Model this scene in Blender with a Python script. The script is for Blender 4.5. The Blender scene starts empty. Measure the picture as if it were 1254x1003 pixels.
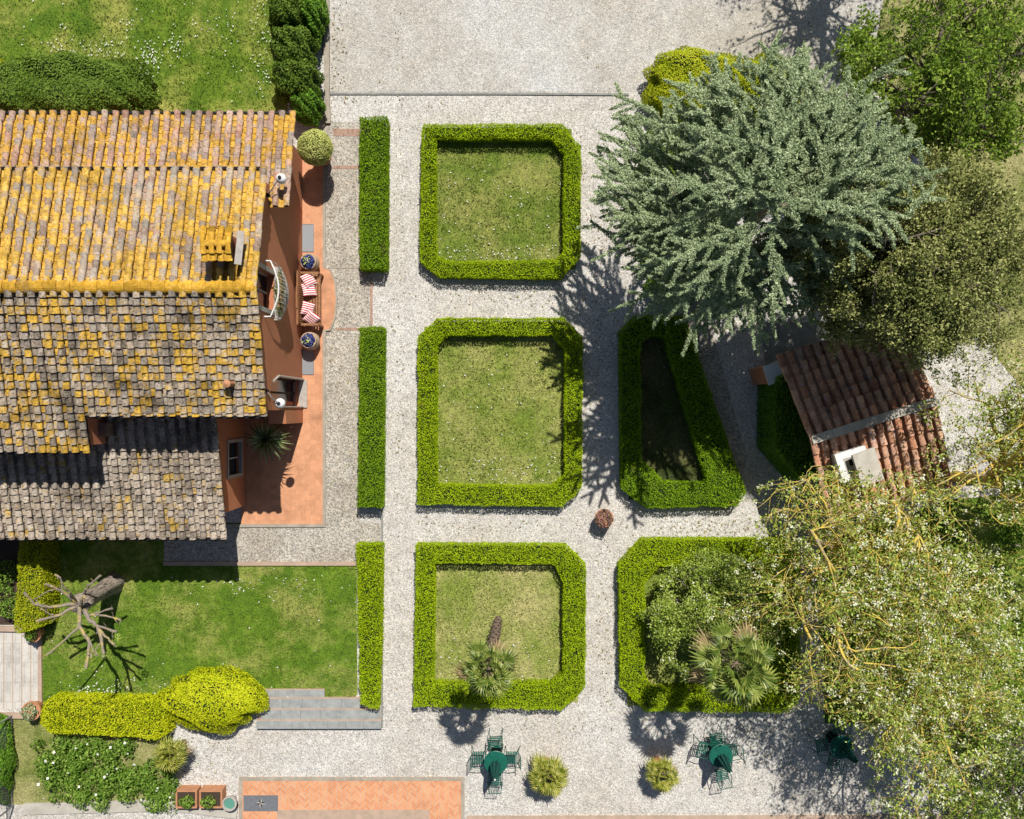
import bpy, math, random
import numpy as np
from mathutils import Vector, Matrix
random.seed(7); RNG = np.random.default_rng(11)
R = math.radians
scene = bpy.context.scene
C = scene.collection

# ---------------------------------------------------------------- camera, sky, sun
S = 0.026          # metres per photo pixel on the ground
H = 24.0           # flying height
cam = bpy.data.cameras.new('camera'); camo = bpy.data.objects.new('camera', cam); C.objects.link(camo)
camo.location = (0, 0, H); camo.rotation_euler = (0, 0, 0)
cam.sensor_width = 36; cam.angle = 2*math.atan(627*S/H); cam.clip_end = 1000; cam.clip_start = .1
scene.camera = camo
SUN = Vector((-0.215, -0.73, -1.0))
w = bpy.data.worlds.new("World"); scene.world = w; w.use_nodes = True
sk = w.node_tree.nodes.new('ShaderNodeTexSky'); sk.sky_type = 'NISHITA'; sk.sun_disc = False
sk.sun_elevation = math.atan2(1, math.hypot(SUN.x, SUN.y)); sk.sun_rotation = math.atan2(-SUN.x, -SUN.y)
bg = w.node_tree.nodes['Background']; bg.inputs[1].default_value = 0.050
w.node_tree.links.new(sk.outputs[0], bg.inputs[0])
sl = bpy.data.lights.new('sun', 'SUN'); sl.energy = 4.7; sl.angle = R(.5); sl.color = (1, .955, .88)
slo = bpy.data.objects.new('sun', sl); C.objects.link(slo); slo.rotation_euler = SUN.to_track_quat('-Z', 'Y').to_euler()
scene.view_settings.view_transform = 'Standard'; scene.view_settings.look = 'None'
scene.view_settings.exposure = 0.36; scene.view_settings.gamma = 1

def P(px, py, z=0.0):
    k = S*(H-z)/H
    return Vector(((px-627)*k, (501.5-py)*k, z))

# ---------------------------------------------------------------- materials
def lin(c): return (c[0], c[1], c[2], 1)
class NT:
    def __init__(s, name):
        s.m = bpy.data.materials.new(name); s.m.use_nodes = True
        s.t = s.m.node_tree; s.t.nodes.clear()
        s.out = s.t.nodes.new('ShaderNodeOutputMaterial')
        s.tc = s.t.nodes.new('ShaderNodeTexCoord')
    def n(s, ty, **kw):
        nd = s.t.nodes.new(ty)
        for k, v in kw.items():
            if hasattr(nd, k): setattr(nd, k, v)
            else: nd.inputs[k.replace('_', ' ')].default_value = v
        return nd
    def l(s, a, b): s.t.links.new(a, b)
    def noise(s, scale, detail=3, rough=.6, vec=None):
        nd = s.n('ShaderNodeTexNoise'); nd.inputs['Scale'].default_value = scale
        nd.inputs['Detail'].default_value = detail; nd.inputs['Roughness'].default_value = rough
        s.l(vec or s.tc.outputs['Object'], nd.inputs['Vector']); return nd.outputs['Fac']
    def ramp(s, fac, stops):
        r = s.n('ShaderNodeValToRGB'); e = r.color_ramp.elements
        while len(e) < len(stops): e.new(.5)
        for i, (p, c) in enumerate(stops): e[i].position = p; e[i].color = lin(c if hasattr(c, '__len__') else (c, c, c))
        s.l(fac, r.inputs[0]); return r.outputs[0]
    def mix(s, fac, a, b, mode='MIX'):
        m = s.n('ShaderNodeMix', data_type='RGBA'); m.blend_type = mode
        for ii, v in ((0, fac), (6, a), (7, b)):
            sock = m.inputs[ii]
            if hasattr(v, 'links') or hasattr(v, 'is_linked'): s.l(v, sock)
            elif isinstance(v, (int, float)): sock.default_value = v if ii == 0 else (v, v, v, 1)
            else: sock.default_value = lin(v)
        return m.outputs[2]
    def isl(s): return s.n('ShaderNodeNewGeometry').outputs['Random Per Island']
    def bsdf(s, col, rough=.8, metal=0, bump=None, bstr=.4, bdist=.02, spec=.3, trans=0):
        b = s.n('ShaderNodeBsdfPrincipled'); b.inputs['Roughness'].default_value = rough
        b.inputs['Metallic'].default_value = metal; b.inputs['Specular IOR Level'].default_value = spec
        if hasattr(col, 'is_linked'): s.l(col, b.inputs['Base Color'])
        else: b.inputs['Base Color'].default_value = lin(col)
        if bump is not None:
            bp = s.n('ShaderNodeBump'); bp.inputs['Strength'].default_value = bstr; bp.inputs['Distance'].default_value = bdist
            s.l(bump, bp.inputs['Height']); s.l(bp.outputs[0], b.inputs['Normal'])
        o = b.outputs[0]
        if trans:
            t = s.n('ShaderNodeBsdfTranslucent'); mx = s.n('ShaderNodeMixShader'); mx.inputs[0].default_value = trans
            if hasattr(col, 'is_linked'): s.l(col, t.inputs[0])
            else: t.inputs[0].default_value = lin(col)
            s.l(o, mx.inputs[1]); s.l(t.outputs[0], mx.inputs[2]); o = mx.outputs[0]
        s.l(o, s.out.inputs[0]); return s.m

def simple(name, c1, c2=None, scale=6, rough=.8, bs=.3, metal=0, fine=60, spec=.3):
    n = NT(name); c2 = c2 or tuple(x*.75 for x in c1)
    f = n.noise(scale, 5); g = n.noise(fine, 2)
    col = n.ramp(f, [(.3, c2), (.7, c1)])
    col = n.mix(.35, col, n.ramp(g, [(.3, .45), (.7, 1.0)]), 'MULTIPLY')
    return n.bsdf(col, rough, metal, g, bs, .01, spec)

def leafmat(name, dark, mid, light, patch=1.2, rough=.6, trans=.25, spec=.12, brown=None):
    n = NT(name)
    r = n.isl(); f = n.noise(patch, 3)
    a = n.n('ShaderNodeMath', operation='ADD'); n.l(r, a.inputs[0]); n.l(f, a.inputs[1])
    h = n.n('ShaderNodeMath', operation='MULTIPLY'); n.l(a.outputs[0], h.inputs[0]); h.inputs[1].default_value = .5
    st = [(.2, dark), (.5, mid), (.78, light)]
    col = n.ramp(h.outputs[0], st)
    if brown:
        b = n.ramp(n.noise(patch*1.7+.3, 4), [(.62, 0), (.72, 1)])
        col = n.mix(b, col, n.mix(.5, col, brown))
    return n.bsdf(col, rough, spec=spec, trans=trans)

def gravelmat(name, base, warm, cell=24, contrast=.5, patch=.25):
    n = NT(name)
    v = n.n('ShaderNodeTexVoronoi'); v.inputs['Scale'].default_value = cell; n.l(n.tc.outputs['Object'], v.inputs['Vector'])
    sep = n.n('ShaderNodeSeparateColor'); n.l(v.outputs['Color'], sep.inputs[0])
    stone = n.ramp(sep.outputs[0], [(0, 1-contrast), (.35, 1-contrast*.35), (.8, 1.05), (1, 1.3)])
    v2 = n.n('ShaderNodeTexVoronoi'); v2.inputs['Scale'].default_value = cell*.42; n.l(n.tc.outputs['Object'], v2.inputs['Vector'])
    sep2 = n.n('ShaderNodeSeparateColor'); n.l(v2.outputs['Color'], sep2.inputs[0])
    stone = n.mix(.38, stone, n.ramp(sep2.outputs[1], [(0, 1-contrast*.8), (.5, 1), (1, 1.15)]), 'MULTIPLY')
    big = n.noise(patch, 6, .65)
    col = n.ramp(big, [(.35, warm), (.62, base)])
    tint = n.ramp(sep.outputs[1], [(0, (1, .94, .86)), (.5, (1, 1, 1)), (1, (.92, .95, 1))])
    col = n.mix(.8, col, tint, 'MULTIPLY'); col = n.mix(1.0, col, stone, 'MULTIPLY')
    mid = n.noise(2.3, 5, .7); col = n.mix(.5, col, n.ramp(mid, [(.3, .66), (.62, 1.04)]), 'MULTIPLY')
    return n.bsdf(col, .9, bump=v.outputs['Distance'], bstr=.7, bdist=.02)

def lawnmat(name, g1, g2, dry, dryamt=.55, seed=0.0):
    n = NT(name)
    mp = n.n('ShaderNodeMapping'); mp.inputs['Location'].default_value = (seed, seed*2, 0); n.l(n.tc.outputs['Object'], mp.inputs[0]); v = mp.outputs[0]
    a = n.noise(1.1, 7, .68, v); b = n.noise(.55, 6, .7, v); f = n.noise(22, 4, .7, v); m = n.noise(5.5, 5, .7, v)
    col = n.ramp(a, [(.32, g2), (.66, g1)])
    col = n.mix(n.ramp(b, [(dryamt-.1, 0), (dryamt+.14, 1)]), col, dry)
    col = n.mix(.75, col, n.ramp(m, [(.3, .6), (.68, 1.25)]), 'MULTIPLY')
    col = n.mix(.8, col, n.ramp(f, [(.28, .35), (.7, 1.35)]), 'MULTIPLY')
    return n.bsdf(col, .95, bump=f, bstr=.9, bdist=.05)

def tilemat(name, lichen, amt, base=((.30, .20, .15), (.42, .36, .30), (.45, .28, .19)), dark=.5, blotch=1.0, dirt=.5):
    """one roof tile per island: clay or weathered grey under ragged crusts of lichen, soot and moss"""
    n = NT(name); r = n.isl()
    wn = n.n('ShaderNodeTexWhiteNoise', noise_dimensions='1D'); n.l(r, wn.inputs['W'])
    cl = n.ramp(r, [(0, base[0]), (.4, base[1]), (.75, base[2]), (1, tuple(x*1.1 for x in base[1]))])
    crust = n.noise(15, 6, .8)
    cl = n.mix(n.ramp(crust, [(.50, 0), (.60, .8)]), cl, tuple(x*1.25+.03 for x in base[1]))
    # ragged lichen
    sm = n.n('ShaderNodeMath', operation='MULTIPLY_ADD'); n.l(wn.outputs[0], sm.inputs[0]); sm.inputs[1].default_value = .26*blotch; n.l(n.noise(5.5, 9, .86), sm.inputs[2])
    c = n.n('ShaderNodeMath', operation='MULTIPLY_ADD'); n.l(n.noise(.8, 4, .6), c.inputs[0]); c.inputs[1].default_value = .75; n.l(sm.outputs[0], c.inputs[2])
    hf = n.n('ShaderNodeMath', operation='MULTIPLY'); n.l(c.outputs[0], hf.inputs[0]); hf.inputs[1].default_value = .5
    lf = n.ramp(hf.outputs[0], [(amt*.5-.01, 0), (amt*.5+.035, 1)])
    lc = n.ramp(n.noise(8, 6, .8), [(.3, tuple(x*.45 for x in lichen)), (.5, tuple(x*.85 for x in lichen)), (.68, (lichen[0]*1.12, lichen[1]*1.2, lichen[2]*2.5))])
    col = n.mix(lf, cl, lc)
    spots = n.ramp(n.noise(17, 6, .82), [(.52, 0), (.60, dirt)]); col = n.mix(spots, col, (.075, .06, .05))
    col = n.mix(1.0, col, n.ramp(wn.outputs[0], [(0, .66), (.4, .95), (1, 1.12)]), 'MULTIPLY')
    st = n.ramp(n.noise(.9, 7, .75), [(.36, dark), (.52, 1)])
    col = n.mix(.9, col, st, 'MULTIPLY')
    return n.bsdf(col, .95, bump=crust, bstr=.7, bdist=.02, spec=.1)

M = {}
M['gravel'] = gravelmat('pale_gravel', (.62, .60, .565), (.55, .51, .45), 38, .50)
M['drive'] = gravelmat('driveway_gravel', (.575, .57, .55), (.45, .41, .345), 36, .40, .14)
M['pebble'] = gravelmat('exposed_pebble', (.50, .465, .40), (.42, .375, .31), 30, .6, .6)
M['paleconc'] = simple('pale_concrete', (.50, .47, .41), (.36, .33, .28), 3)
M['greyconc'] = simple('grey_concrete', (.30, .30, .28), (.19, .19, .17), 4)
M['greystone'] = simple('grey_step_stone', (.36, .37, .355), (.24, .25, .245), 5, bs=.4)
M['kerb'] = simple('kerb_stone', (.42, .37, .30), (.28, .24, .19), 4)
M['pinkkerb'] = simple('pink_kerb', (.50, .36, .27), (.36, .27, .2), 4)
M['plaster'] = simple('terracotta_plaster', (.50, .20, .10), (.42, .165, .085), 1.3, .9, .15, fine=35)
M['plasterlight'] = simple('orange_plaster', (.55, .225, .11), (.46, .18, .09), 1.3, .9, .15, fine=35)
M['trim'] = simple('pale_stone_trim', (.48, .44, .39), (.34, .31, .28), 8)
M['white'] = simple('white_paint', (.78, .78, .76), (.68, .68, .66), 3, .5, .05)
M['globe'] = simple('white_globe', (.82, .82, .82), (.78, .78, .78), 3, .25, .0)
M['black'] = simple('dark_metal', (.03, .03, .032), (.02, .02, .02), 8, .45, .05, .6)
M['steel'] = simple('grey_metal', (.33, .34, .36), (.24, .25, .27), 9, .4, .1, .5)
M['green'] = simple('green_metal', (.012, .125, .085), (.008, .085, .06), 9, .4, .05)
M['greencloth'] = simple('green_canvas', (.010, .085, .07), (.006, .055, .045), 9, .9, .3)
M['teak'] = simple('teak_wood', (.36, .17, .075), (.22, .10, .045), 12, .6, .3)
M['darkwood'] = simple('dark_wood', (.035, .025, .02), None, 12)
M['clay'] = simple('terracotta_clay', (.52, .25, .13), (.40, .19, .10), 6, .85)
M['beige'] = simple('beige_ceramic', (.52, .38, .25), (.40, .28, .18), 9, .6)
M['blue'] = simple('blue_glaze', (.05, .07, .28), (.03, .04, .16), 9, .3)
M['soil'] = simple('dark_soil', (.07, .045, .03), (.04, .028, .02), 14)
M['bark'] = simple('grey_bark', (.22, .18, .14), (.11, .09, .07), 12, .95, .9, fine=30)
M['pbark'] = simple('palm_bark', (.26, .19, .14), (.12, .085, .065), 16, .95, 1, fine=40)
M['lichenbark'] = None
n = NT('lichen_bark'); f = n.noise(6, 5, .7)
M['lichenbark'] = n.bsdf(n.ramp(f, [(.40, (.28, .24, .18)), (.53, (.62, .46, .08))]), .95, bump=n.noise(40), bstr=.8)
n = NT('pollard_bark'); f = n.noise(5, 5, .7)
M['pollard'] = n.bsdf(n.ramp(f, [(.5, (.24, .20, .16)), (.62, (.42, .32, .10))]), .95, bump=n.noise(30, 5), bstr=.9)
n = NT('pollard_trunk'); wv = n.n('ShaderNodeTexNoise'); mp = n.n('ShaderNodeMapping'); mp.inputs['Scale'].default_value = (14, 14, 2.5)
n.l(n.tc.outputs['Object'], mp.inputs[0]); n.l(mp.outputs[0], wv.inputs[0]); wv.inputs['Scale'].default_value = 1.6; wv.inputs['Detail'].default_value = 6
M['trunkbark'] = n.bsdf(n.ramp(wv.outputs['Fac'], [(.36, (.09, .075, .06)), (.6, (.36, .30, .24))]), .95, bump=wv.outputs['Fac'], bstr=1, bdist=.05)
n = NT('window_glass'); M['glass'] = n.bsdf((.012, .016, .025), .12, spec=.6)

def tiled(name, c, mortar, w_, h_, off=0.0, var=.15):
    n = NT(name)
    b = n.n('ShaderNodeTexBrick', offset=off); n.l(n.tc.outputs['Object'], b.inputs['Vector'])
    b.inputs['Scale'].default_value = 1; b.inputs['Brick Width'].default_value = w_; b.inputs['Row Height'].default_value = h_
    b.inputs['Mortar Size'].default_value = .006; b.inputs['Mortar Smooth'].default_value = .3
    b.inputs['Color1'].default_value = lin(c); b.inputs['Color2'].default_value = lin(tuple(x*(1-var) for x in c)); b.inputs['Mortar'].default_value = lin(mortar)
    col = n.mix(.9, b.outputs[0], n.ramp(n.noise(1.3, 8, .7), [(.3, .62), (.5, .95), (.65, 1.08)]), 'MULTIPLY')
    col = n.mix(.4, col, n.ramp(n.noise(25, 3), [(.3, .6), (.65, 1.1)]), 'MULTIPLY')
    return n.bsdf(col, .85, bump=b.outputs['Fac'], bstr=-.3, bdist=.004)
M['patio'] = tiled('terracotta_tiles', (.64, .31, .165), (.50, .27, .17), .16, .16)
M['brick'] = tiled('brick_band', (.44, .27, .20), (.34, .27, .22), .07, .25, 0, .35)
M['slab'] = tiled('pale_slabs', (.56, .53, .48), (.35, .30, .25), .29, .62, .5, .1)
M['brickwall'] = tiled('brown_bricks', (.24, .15, .10), (.25, .2, .16), .13, .06, .5, .3)
n = NT('herringbone_brick'); M['herring'] = n.bsdf(n.mix(.6, n.ramp(n.isl(), [(0, (.56, .21, .085)), (.5, (.66, .27, .115)), (1, (.64, .32, .16))]), n.ramp(n.noise(1.2, 4), [(.3, .8), (.65, 1.05)]), 'MULTIPLY'), .85)
n = NT('striped_cloth'); wv = n.n('ShaderNodeTexWave', wave_type='BANDS', bands_direction='Y'); wv.inputs['Scale'].default_value = 4.6; n.l(n.tc.outputs['Object'], wv.inputs[0])
M['stripe'] = n.bsdf(n.ramp(wv.outputs['Fac'], [(.44, (.50, .025, .06)), (.52, (.78, .74, .70))]), .9)
n = NT('metal_grate'); wv = n.n('ShaderNodeTexWave', wave_type='BANDS', bands_direction='Y'); wv.inputs['Scale'].default_value = 12; n.l(n.tc.outputs['Object'], wv.inputs[0])
M['grate'] = n.bsdf(n.ramp(wv.outputs['Fac'], [(.3, (.15, .16, .17)), (.6, (.36, .38, .40))]), .5, .4)

M['roofN'] = tilemat('lichen_roof_tiles_sunny', (.72, .42, .06), .88, ((.48, .27, .17), (.46, .37, .29), (.52, .31, .20)), .62, 1.0, .6)
M['roofNc'] = tilemat('lichen_roof_cover_tiles', (.76, .47, .08), .96, ((.46, .30, .22), (.46, .40, .33), (.50, .36, .27)), .66, .9, .6)
M['roofW'] = tilemat('pink_roof_cover_tiles', (.68, .39, .06), 1.06, ((.54, .28, .19), (.46, .38, .32), (.56, .34, .24)), .66, 1.0, .8)
M['roofS'] = tilemat('weathered_roof_tiles', (.60, .36, .045), 1.06, ((.22, .17, .125), (.40, .345, .285), (.40, .31, .22)), .24, 1.25, .95)
M['roofA'] = tilemat('grey_roof_tiles', (.52, .33, .06), 1.16, ((.22, .17, .125), (.42, .36, .295), (.36, .29, .215)), .36, 1.1, .95)
M['ridge'] = tilemat('lichen_ridge_tiles', (.70, .39, .04), .66, ((.5, .3, .2), (.45, .4, .35), (.5, .3, .2)), .75, .5, .4)
M['hut'] = tilemat('hut_roof_tiles', (.50, .36, .24), 1.06, ((.50, .20, .10), (.60, .36, .24), (.54, .24, .13)), .5, .8, .5)

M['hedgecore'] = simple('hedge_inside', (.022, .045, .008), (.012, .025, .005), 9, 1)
M['box'] = leafmat('box_leaves', (.19, .30, .004), (.33, .46, .006), (.52, .64, .014), 1.4, brown=(.30, .22, .06))
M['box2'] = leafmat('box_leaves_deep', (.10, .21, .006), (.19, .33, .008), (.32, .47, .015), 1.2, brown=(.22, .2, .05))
M['gold'] = leafmat('golden_leaves', (.32, .40, .004), (.50, .55, .008), (.66, .66, .03), 1.3)
M['goldbox'] = leafmat('yellow_box_leaves', (.27, .35, .006), (.42, .47, .01), (.56, .55, .03), 1.6)
M['pale'] = leafmat('pale_topiary_leaves', (.40, .45, .10), (.60, .62, .18), (.75, .73, .32), 5)
M['bush'] = leafmat('shrub_leaves', (.06, .12, .012), (.12, .20, .02), (.22, .31, .05), 1.3)
M['bush2'] = leafmat('bright_shrub_leaves', (.07, .18, .015), (.13, .27, .02), (.24, .40, .05), 1.3)
M['cedar'] = leafmat('blue_cedar_needles', (.13, .19, .08), (.34, .42, .225), (.58, .66, .40), .9, trans=.15, brown=(.25, .17, .1))
M['olive'] = leafmat('olive_leaves', (.07, .095, .022), (.20, .225, .055), (.46, .46, .18), .8, trans=.15)
M['oak'] = leafmat('bright_tree_leaves', (.06, .13, .012), (.17, .27, .025), (.36, .47, .07), .7, trans=.3)
M['bloss'] = leafmat('spring_leaves', (.10, .17, .015), (.29, .39, .05), (.58, .66, .19), 1.1, trans=.3)
M['flower'] = leafmat('cream_flowers', (.56, .56, .38), (.66, .67, .48), (.78, .78, .62), 3, trans=.2)
M['daisy'] = simple('white_flowers', (.75, .75, .66), (.6, .6, .5), 3)
M['palm'] = leafmat('palm_fans', (.045, .09, .008), (.13, .19, .025), (.36, .39, .09), 4, .45, .2, .4)
M['palm2'] = leafmat('yellow_palm_fans', (.11, .15, .01), (.25, .27, .03), (.48, .45, .11), 4, .45, .2, .4)
M['deadpalm'] = leafmat('dead_palm_fans', (.22, .16, .08), (.34, .25, .12), (.45, .36, .2), 4)
M['yucca'] = leafmat('sword_leaves', (.05, .09, .02), (.13, .17, .05), (.42, .44, .22), 3, .4, .1, .4)
M['grassb'] = leafmat('grass_blades', (.10, .16, .02), (.15, .22, .03), (.24, .28, .06), .9, trans=.3)
M['pansy'] = leafmat('blue_pansies', (.03, .04, .18), (.06, .08, .30), (.16, .16, .42), 9)
M['pinkf'] = leafmat('pink_flowers', (.10, .12, .04), (.22, .17, .10), (.5, .2, .3), 9)
M['rose'] = leafmat('rose_leaves', (.06, .14, .012), (.15, .27, .03), (.32, .44, .09), 2.0)
M['lawnA'] = lawnmat('lawn_top', (.155, .245, .015), (.075, .15, .008), (.38, .37, .09), .56, 3.1)
M['lawnB'] = lawnmat('lawn_lower', (.15, .25, .015), (.075, .15, .008), (.36, .34, .10), .57, 8.3)
M['lawnC'] = lawnmat('lawn_bed', (.22, .28, .04), (.15, .21, .025), (.36, .35, .11), .50, 1.7)
M['lawnD'] = lawnmat('dry_grass', (.22, .25, .06), (.14, .18, .03), (.38, .35, .15), .47, 5.2)

# ---------------------------------------------------------------- mesh building
class MB:
    def __init__(s): s.v = []; s.f = []; s.m = []; s.nv = 0; s.mats = []; s.smooth = False
    def mi(s, m):
        if m not in s.mats: s.mats.append(m)
        return s.mats.index(m)
    def add(s, v, f, m):
        v = np.asarray(v, dtype=np.float64).reshape(-1, 3)
        i = s.mi(m); s.v.append(v)
        if isinstance(f, np.ndarray): f = (f+s.nv).tolist()
        else: f = [[a+s.nv for a in q] for q in f]
        s.f += f; s.m += [i]*len(f); s.nv += len(v)
    def box(s, lo, hi, m, rz=0, piv=None, mat4=None):
        x0, y0, z0 = lo; x1, y1, z1 = hi
        v = [(x0,y0,z0),(x1,y0,z0),(x1,y1,z0),(x0,y1,z0),(x0,y0,z1),(x1,y0,z1),(x1,y1,z1),(x0,y1,z1)]
        if rz:
            px, py = piv if piv else ((x0+x1)/2, (y0+y1)/2); c, sn = math.cos(rz), math.sin(rz)
            v = [(px+(x-px)*c-(y-py)*sn, py+(x-px)*sn+(y-py)*c, z) for x, y, z in v]
        if mat4 is not None: v = [tuple(mat4 @ Vector(q)) for q in v]
        s.add(v, [(0,3,2,1),(4,5,6,7),(0,1,5,4),(1,2,6,5),(2,3,7,6),(3,0,4,7)], m)
    def prism(s, pts, z0, z1, m):                     # xy polygon extruded in z
        n = len(pts); v = [(p[0], p[1], z0) for p in pts]+[(p[0], p[1], z1) for p in pts]
        a = sum(pts[i][0]*pts[(i+1)%n][1]-pts[(i+1)%n][0]*pts[i][1] for i in range(n))
        f = [list(range(n))[::-1], [i+n for i in range(n)]]+[(i, (i+1)%n, (i+1)%n+n, i+n) for i in range(n)]
        if a < 0: f = [list(q)[::-1] for q in f]
        s.add(v, f, m)
    def prismx(s, yz, x0, x1, m):                     # yz polygon extruded in x
        n = len(yz); v = [(x0, p[0], p[1]) for p in yz]+[(x1, p[0], p[1]) for p in yz]
        a = sum(yz[i][0]*yz[(i+1)%n][1]-yz[(i+1)%n][0]*yz[i][1] for i in range(n))
        f = [list(range(n))[::-1], [i+n for i in range(n)]]+[(i, (i+1)%n, (i+1)%n+n, i+n) for i in range(n)]
        if a < 0: f = [list(q)[::-1] for q in f]
        s.add(v, f, m)
    def tube(s, pts, rad, m, sides=6, cap=True):
        pts = [Vector(p) for p in pts]; n = len(pts)
        if not hasattr(rad, '__len__'): rad = [rad]*n
        v = []; up = Vector((0, 0, 1))
        for i, p in enumerate(pts):
            t = (pts[min(i+1, n-1)]-pts[max(i-1, 0)])
            if t.length < 1e-9: t = Vector((0, 0, 1))
            t.normalize(); a = t.cross(up if abs(t.z) < .9 else Vector((1, 0, 0))).normalized(); b = t.cross(a)
            for k in range(sides):
                an = 2*math.pi*k/sides; v.append(p+(a*math.cos(an)+b*math.sin(an))*rad[i])
        f = [(i*sides+k, i*sides+(k+1)%sides, (i+1)*sides+(k+1)%sides, (i+1)*sides+k) for i in range(n-1) for k in range(sides)]
        if cap: f += [list(range(sides))[::-1], [(n-1)*sides+k for k in range(sides)]]
        s.add([tuple(q) for q in v], f, m)
    def lathe(s, c, prof, m, n=20):                   # prof: (r, z)
        v = []; 
        for r, z in prof:
            for k in range(n): a = 2*math.pi*k/n; v.append((c[0]+r*math.cos(a), c[1]+r*math.sin(a), c[2]+z))
        k_ = len(prof)
        f = [(i*n+k, i*n+(k+1)%n, (i+1)*n+(k+1)%n, (i+1)*n+k) for i in range(k_-1) for k in range(n)]
        f += [list(range(n))[::-1], [(k_-1)*n+k for k in range(n)]]
        s.add(v, f, m)
    def leaves(s, pts, nrm, size, m, tilt=.8, aspect=.55, jit=.35):
        pts = np.asarray(pts, float).reshape(-1, 3); N = len(pts)
        if N == 0: return
        nn = RNG.normal(size=(N, 3)); nn /= np.linalg.norm(nn, axis=1, keepdims=True)
        if nrm is not None: nn = nn*tilt+np.asarray(nrm, float)
        nn /= np.linalg.norm(nn, axis=1, keepdims=True)+1e-9
        a = np.cross(nn, RNG.normal(size=(N, 3))); a /= np.linalg.norm(a, axis=1, keepdims=True)+1e-9
        b = np.cross(nn, a)
        sz = (size*(1+jit*RNG.uniform(-1, 1, N)))[:, None]
        v = np.stack([pts-a*sz*.5, pts+b*sz*.5*aspect-nn*sz*.06, pts+a*sz*.5, pts-b*sz*.5*aspect-nn*sz*.06], 1).reshape(-1, 3)
        s.add(v, np.arange(4*N).reshape(-1, 4), m)
    def build(s, name, parent=None, smooth=False):
        me = bpy.data.meshes.new(name)
        v = np.concatenate(s.v) if s.v else np.zeros((0, 3))
        me.vertices.add(len(v)); me.vertices.foreach_set('co', v.ravel())
        ln = np.array([len(q) for q in s.f], dtype=np.int32); lp = np.fromiter((a for q in s.f for a in q), dtype=np.int32)
        me.loops.add(len(lp)); me.loops.foreach_set('vertex_index', lp)
        me.polygons.add(len(ln)); me.polygons.foreach_set('loop_start', np.concatenate([[0], np.cumsum(ln)[:-1]]).astype(np.int32))
        me.polygons.foreach_set('loop_total', ln)
        me.polygons.foreach_set('material_index', np.array(s.m, dtype=np.int32))
        for m in s.mats: me.materials.append(M[m])
        me.update(calc_edges=True); me.validate()
        me.polygons.foreach_set('use_smooth', [bool(smooth)]*len(me.polygons))
        o = bpy.data.objects.new(name, me); C.objects.link(o)
        if parent is not None:
            o.parent = parent; o.matrix_parent_inverse = Matrix.Translation(parent_world(parent)).inverted() if True else None
        return o
def parent_world(p):      # parts are modelled in world coordinates; only top-level objects carry a location
    return Vector(p.location) if p.parent is None else Vector((0, 0, 0))
def tag(o, label=None, cat=None, group=None, kind=None):
    if label: o['label'] = label
    if cat: o['category'] = cat
    if group: o['group'] = group
    if kind: o['kind'] = kind
    return o
def thing(name, loc, label, cat, group=None):
    o = bpy.data.objects.new(name, None); C.objects.link(o); o.location = loc; o.empty_display_size = .2
    return tag(o, label, cat, group)
def struct(o, label=None): o['kind'] = 'structure'; return o
# NB parts are modelled in world coordinates; parents are unrotated empties. Copied kinds are modelled round the origin with local=True
def local(o, parent): o.parent = parent; o.matrix_parent_inverse = Matrix.Identity(4); return o

def sheet(name, pts, z, m, th=None):
    b = MB(); q = [(p[0], p[1]) for p in pts]
    a = sum(q[i][0]*q[(i+1)%len(q)][1]-q[(i+1)%len(q)][0]*q[i][1] for i in range(len(q)))
    if a < 0: q = q[::-1]
    if th: b.prism(q, z-th, z, m)
    else: b.add([(x, y, z) for x, y in q], [list(range(len(q)))], m)
    return struct(b.build(name))
def pp(l, z=0): return [tuple(P(x, y, z))[:2] for x, y in l]

def bez(a, b, c, n=8):
    a, b, c = Vector(a), Vector(b), Vector(c)
    return [a*(1-t)**2+b*2*t*(1-t)+c*t*t for t in [i/n for i in range(n+1)]]

# ---------------------------------------------------------------- ground and paving
g = sheet('ground', [(-150, -150), (150, -150), (150, 150), (-150, 150)], 0, 'gravel')
sheet('driveway', pp([(402, -300), (1130, -300), (1130, 60), (1060, 112), (402, 112)]), .004, 'drive')
sheet('lawn', pp([(-900, -600), (352, -600), (352, 190), (-900, 190)]), .008, 'lawnA')
sheet('lawn', pp([(52, 640), (436, 640), (438, 850), (420, 868), (300, 872), (52, 872)]), .010, 'lawnB')
M['lawnE'] = lawnmat('lawn_bed_green', (.19, .25, .035), (.12, .18, .02), (.32, .31, .09), .53, 4.7)
M['lawnF'] = lawnmat('lawn_bed_pale', (.26, .31, .055), (.19, .25, .035), (.42, .39, .15), .46, 6.1)
def inner_lawn(pts, m='lawnC'): return sheet('lawn', pp(pts), .012, m)
inner_lawn([(522, 158), (700, 158), (705, 330), (522, 330)], 'lawnE')
inner_lawn([(520, 400), (704, 400), (704, 610), (520, 610)])
inner_lawn([(518, 676), (708, 676), (708, 860), (518, 860)], 'lawnF')
M['lawnG'] = lawnmat('thin_grass_painted_shade', (.07, .10, .015), (.035, .05, .012), (.13, .12, .05), .5, 2.2)  # thin grass on soil, with the wedge bed's shade put into its colour
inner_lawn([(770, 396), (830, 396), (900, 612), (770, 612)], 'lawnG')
inner_lawn([(768, 670), (970, 670), (970, 864), (768, 864)], 'lawnC')
sheet('lawn', pp([(1150, -400), (2100, -400), (2100, 470), (1290, 520), (1222, 440), (1196, 340), (1190, 245), (1095, 170), (1075, 40)]), .009, 'lawnD')
sheet('flower_bed', pp([(-500, 655), (50, 655), (50, 765), (-500, 765)]), .011, 'soil')
sheet('flower_bed', pp([(-500, 872), (205, 880), (212, 985), (-500, 985)]), .011, 'lawnD')
sheet('flower_bed', pp([(838, 392), (868, 392), (915, 560), (905, 600)]), .009, 'pebble')
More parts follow.
